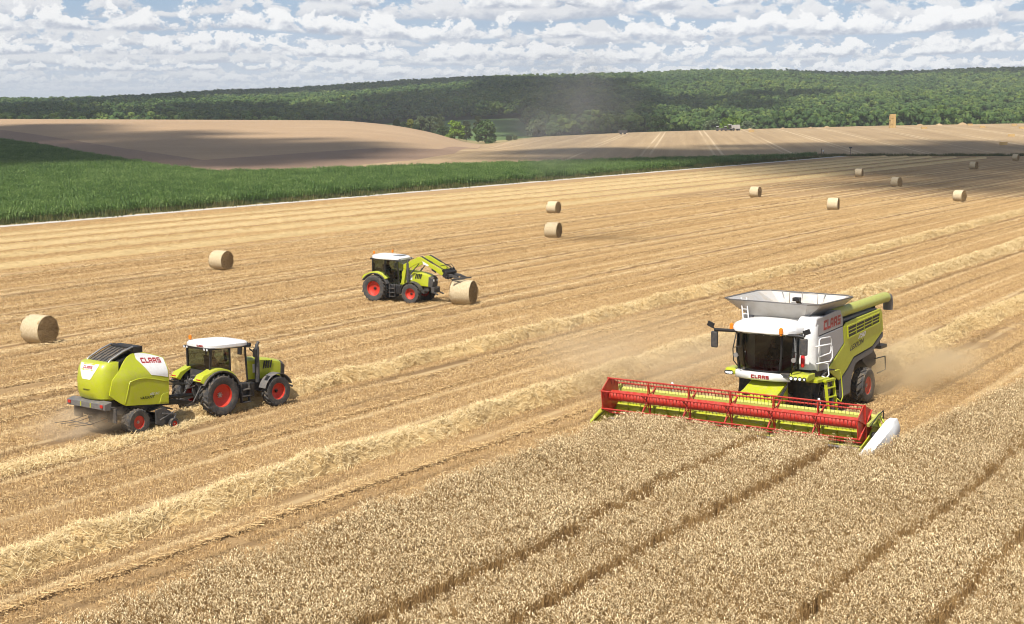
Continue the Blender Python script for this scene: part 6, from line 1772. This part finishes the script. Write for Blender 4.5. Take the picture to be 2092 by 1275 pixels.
bale(82, 703, 'large near round bale at the left edge behind the baler', 0, 1.02, k=0)
bale(452, 552, 'round bale alone at left, between the far straw rows and the tractor', 0, 1.0, k=1)
bale(1130, 487, 'sunlit round bale, nearer of the two in the upper middle of the field', .1, 1.0, k=2)
bale(1131, 437, 'round bale, farther of the two in the upper middle of the field', 0, .98, k=0)
bale(1543, 404, 'shaded round bale directly left of the pair in the right distance', 0, 1.0, k=1)
bale(1702, 430, 'bright round bale with an end face showing, middle of the right field', .15, 1.0, k=2)
bale(1755, 361, 'small dark round bale highest in the middle of the far right group', .05, .95, k=0)
bale(1831, 382, 'dark round bale seen broadside right of the small dark one', -.25, 1.0, k=1)
bale(1960, 412, 'bright round bale seen broadside, nearest on the far right', -.22, 1.0, k=2)
bale(1989, 346, 'small dark round bale seen broadside far to the right', -.2, .98, k=0)
bale(2075, 328, 'tiny round bale at the right edge near the road verge', -.1, .98, k=1)
hx, hy = at(T2_O, T2_Y, (6.08, .14, 0))[:2]
bale(0, 0, 'round bale under the grab of the loader tractor', 0, 1.05, (hx, hy), 2, R(-20))

# ---- square bales on the far field: tall stack and loose ones
sq = MB().box((0, 0, .45), (2.3, 1.2, .90))
rr = random.Random(5)
for k in range(4): sq.box((-.9 + .6 * k, 0, .45), (.02, 1.22, .915))
sq = sq.build('square_bale', 'bale_square', bevel=.05); _first = True


def square(loc, yaw, label, group):
    global _first
    o = sq if _first else copy_tree(sq); _first = False
    o.location = loc; o.rotation_euler = (0, 0, yaw); return tag(o, label, 'square bale', group)


SX, SY = bearing(1818) * 742, 742.0; SZ = float(terrain(SX, SY))
names = ['bottom', 'second', 'third', 'fourth', 'fifth', 'sixth', 'top']
for k in range(7):
    for j in range(2):
        yw = .08 + rr.gauss(0, .02)
        square((SX + (j - .5) * 1.24 * (1 if k % 2 == 0 else 1) + rr.gauss(0, .06), SY + rr.gauss(0, .08), SZ + k * .905 - .05), math.pi / 2 + yw,
               '%s %s square bale of the tall stack on the ridge' % ('left' if j == 0 else 'right', names[k]), 'square bales stacked on the ridge')
for px, py, lab in ((2007, 261, 'loose square bale on the lit crest left of the right edge'), (2072, 257, 'loose square bale on the crest near the right edge'), (2066, 279, 'dark loose square bale, upper of two on the shaded slope'),
                    (2050, 296, 'dark loose square bale lowest on the shaded slope'), (1982, 256.5, 'loose square bale on the crest beside a straw heap'), (1888, 263, 'loose square bale just right of the tall stack'),
                    (2088, 263, 'loose square bale cut by the right edge of the slope'), (1535, 270, 'small square bale on the bright ridge near the far machines')):
    x, y, z = pick(px, py); square((x, y, z - .03), rr.uniform(-.2, .2), lab, 'loose square bales on the far slope')
for i, (px, w, lab) in enumerate(((1530, 3.2, 'pale straw heap on the ridge right of the far machines'), (1596, 2.8, 'low straw heap on the ridge between machines and stack'), (1652, 2.8, 'flat straw heap on the ridge left of the stack'),
                   (1685, 3.4, 'straw heap on the skyline left of the tall stack'), (1874, 3.4, 'pointed straw heap just right of the tall stack'), (1913, 3.4, 'second straw heap right of the tall stack'), (1960, 4.4, 'widest straw heap on the skyline at right'))):
    rr = random.Random(i); y = 790.0; x = bearing(px) * y; z = float(terrain(x, y)); V, Fc = [], []; n, m_ = 16, 7
    for j in range(m_):
        f = j / (m_ - 1)
        for k in range(n):
            a = 6.283 * k / n; q = w / 2 * (1 - f) ** .8 * (1 + rr.gauss(0, .06)); V.append((math.cos(a) * q * 1.3, math.sin(a) * q, w * .30 * f ** .8 * (1 + rr.gauss(0, .05)) - .1))
    for j in range(m_ - 1):
        for k in range(n): Fc.append((j * n + k, j * n + (k + 1) % n, (j + 1) * n + (k + 1) % n, (j + 1) * n + k))
    o = link_mesh('straw_heap', V, Fc, 'far_stubble', None, True, (x, y, z)); tag(o, lab, 'straw heap', 'straw heaps along the ridge')

# ---- far machines on the ridge (small in the photo, simple but complete)
def far_machine(px, depth, yaw, label, kind, body='paint_white', lift=.0):
    x = bearing(px) * depth; z = float(terrain(x, depth)) + lift
    o = empty(kind, (x, depth, z), yaw, label, 'tractor' if kind == 'far_tractor' else ('combine harvester' if kind == 'far_combine' else 'trailer'))
    if kind == 'far_combine':
        MB().prism([(-3.2, 1.2), (2.6, 1.0), (2.8, 3.3), (-2.8, 3.6)], -1.5, 1.5, 'y').build('body', body, o, bevel=.1)
        MB().prism([(2.6, 1.7), (4.0, 1.8), (4.1, 3.4), (2.6, 3.5)], -1.0, 1.0, 'y').build('cab', 'glass_dark', o, bevel=.08); MB().box((3.3, 0, 3.6), (1.8, 2.2, .22)).build('cab_roof', 'paint_white', o, bevel=.06)
        MB().box((5.4, 0, .7), (1.2, 6.5, .9)).build('header', 'dark_grey', o, bevel=.1); wl = ((1.6, 1.5, .9), (-2.4, 1.3, .65))
    elif kind == 'far_tractor':
        MB().prism([(.6, .9), (3.0, .9), (2.9, 1.7), (.6, 2.0)], -.42, .42, 'y').build('bonnet', body, o, bevel=.08)
        MB().prism([(-.6, 1.3), (.7, 1.0), (.6, 2.6), (-.5, 2.6)], -.75, .75, 'y').build('cab', 'glass_dark', o, bevel=.05); MB().box((.05, 0, 2.72), (1.5, 1.7, .2)).build('cab_roof', 'paint_white', o, bevel=.05); wl = ((0, .9, .85), (2.5, .85, .62))
    else:
        MB().prism([(-2.4, 1.0), (2.4, 1.0), (2.6, 2.4), (-2.6, 2.4)], -1.2, 1.2, 'y').build('tray', body, o, bevel=.05); MB().bar((2.4, 0, .9), (4.0, 0, .7), .2).build('drawbar', 'dark_grey', o); wl = ((-1.2, 1.0, .55), (1.2, 1.0, .55))
    for wx, wy, wr in wl:
        for sd in (1, -1): MB().lathe([(wr * .45, -.22), (wr * .9, -.26), (wr, -.15), (wr, .15), (wr * .9, .26), (wr * .45, .22), (.02, .18), (.02, -.18)], (wx, sd * wy, wr), 'y', 16).build('wheel', 'rubber', o, True, auto=True)
    o.scale = (.8,) * 3
    return o


far_machine(1498, 780, R(200), 'distant pale combine harvester working on the ridge before the wood', 'far_combine', 'tank_steel')
far_machine(1463, 785, R(-10), 'distant tractor with white roof on the ridge, left of two', 'far_tractor', 'mid_grey')
far_machine(1480, 783, R(170), 'distant tractor with white roof beside the far combine', 'far_tractor', 'dark_grey')
far_machine(1271, 780, R(10), 'tiny pale trailer on the ridge at the edge of the wood', 'far_trailer', 'dark_grey')

# ---- posts and signs at the end of the track
for px, top, lab, w in ((1678, 303.5, 'thin bare post at the end of the white track', 0), (1681.5, 307, 'short post with a small white plate beside the thin post', .35), (1737, 300.5, 'tall post with a small dark sign at the road, right of the track end', .75)):
    x, y, z = pick(px, 319.5); d = view_dir(px, top); d = d / d.y; h = CAM_H + d.z * y - z
    o = empty('sign_post', (x, y, z), 0, lab, 'post', 'posts by the far road')
    MB().tube([(0, 0, -.2), (0, 0, h)], .07, 8).build('pole', 'post_wood', o, True, auto=True)
    if w: MB().box((0, -.06, h - .15), (w, .04, .30)).build('plate', 'paint_white' if w < .5 else 'dark_grey', o, bevel=.01)
HAZE = 0.00010

# ================================================================== AIR
m = bpy.data.materials.new('haze_air'); m.use_nodes = True; m.node_tree.nodes.clear()
t = NT(m.node_tree); out = t.n('ShaderNodeOutputMaterial'); pv = t.n('ShaderNodeVolumePrincipled')
pv.inputs['Color'].default_value = (0.80, 0.86, 0.95, 1); pv.inputs['Density'].default_value = HAZE
t.link(pv.outputs[0], out.inputs['Volume'])
MATS['haze_air'] = m
hz = MB().box((0, 4200, 40), (13000, 10400, 240)).build('haze', 'haze_air')
tag(hz, 'thin blue haze over the far hills', 'haze', kind='stuff')


def dust(name, loc, rad, dens, label, col=(0.80, 0.68, 0.52), sc=1.6, yaw=0.0):
    """drifting harvest dust: a soft-edged volume thinning outwards"""
    m = bpy.data.materials.new('dust_air'); m.use_nodes = True; m.node_tree.nodes.clear()
    t = NT(m.node_tree); out = t.n('ShaderNodeOutputMaterial'); pv = t.n('ShaderNodeVolumePrincipled')
    pv.inputs['Color'].default_value = (*col, 1); pv.inputs['Anisotropy'].default_value = 0.1
    co = t.n('ShaderNodeTexCoord').outputs['Object']
    fall = t.ramp(t.vmath('LENGTH', co), 1.0, 0.15)
    n = t.ramp(t.noise(co, sc, 3.0, 0.55), 0.36, 0.70)
    t.put(pv.inputs['Density'], t.math('MULTIPLY', t.math('MULTIPLY', fall, n), dens))
    t.link(pv.outputs[0], out.inputs['Volume'])
    bm = bmesh.new(); bmesh.ops.create_icosphere(bm, subdivisions=3, radius=1.0)
    me = bpy.data.meshes.new(name); bm.to_mesh(me); bm.free(); me.materials.append(m)
    o = bpy.data.objects.new(name, me); COL.objects.link(o); o.location = loc; o.scale = rad; o.rotation_euler = (0, 0, yaw)
    return tag(o, label, 'dust', kind='stuff')


bx_, by_, _ = at(BL_O, BL_Y, (-1.5, .1, 0))
dust('dust_cloud', (bx_, by_, .55), (3.0, 2.2, 1.15), 0.9, 'brown dust blowing out behind and under the round baler', (0.92, 0.76, 0.56), 2.2, BL_Y)
dx_, dy_, _ = at(COMB_O, COMB_YAW, (-6.6, 1.6, 0))
dust('dust_cloud', (dx_, dy_, 1.0), (6.6, 4.4, 2.0), 0.70, 'pale chaff dust behind the combine at right', (1.0, 0.80, 0.50), 2.0, COMB_YAW)
dx_, dy_, _ = at(COMB_O, COMB_YAW, (1.0, -7.5, 0))
dust('dust_cloud', (dx_, dy_, 1.6), (9.0, 7.0, 3.0), 0.19, 'thin dust drifting off the far side of the combine', (1.0, 0.82, 0.56), 1.6, COMB_YAW)
dust('dust_cloud', (bearing(1165) * 150, 150, 12.0), (8.6, 9, 7.4), 0.10, 'faint grey dust plume drifting up before the wooded hill', (0.36, 0.37, 0.39), 1.2)
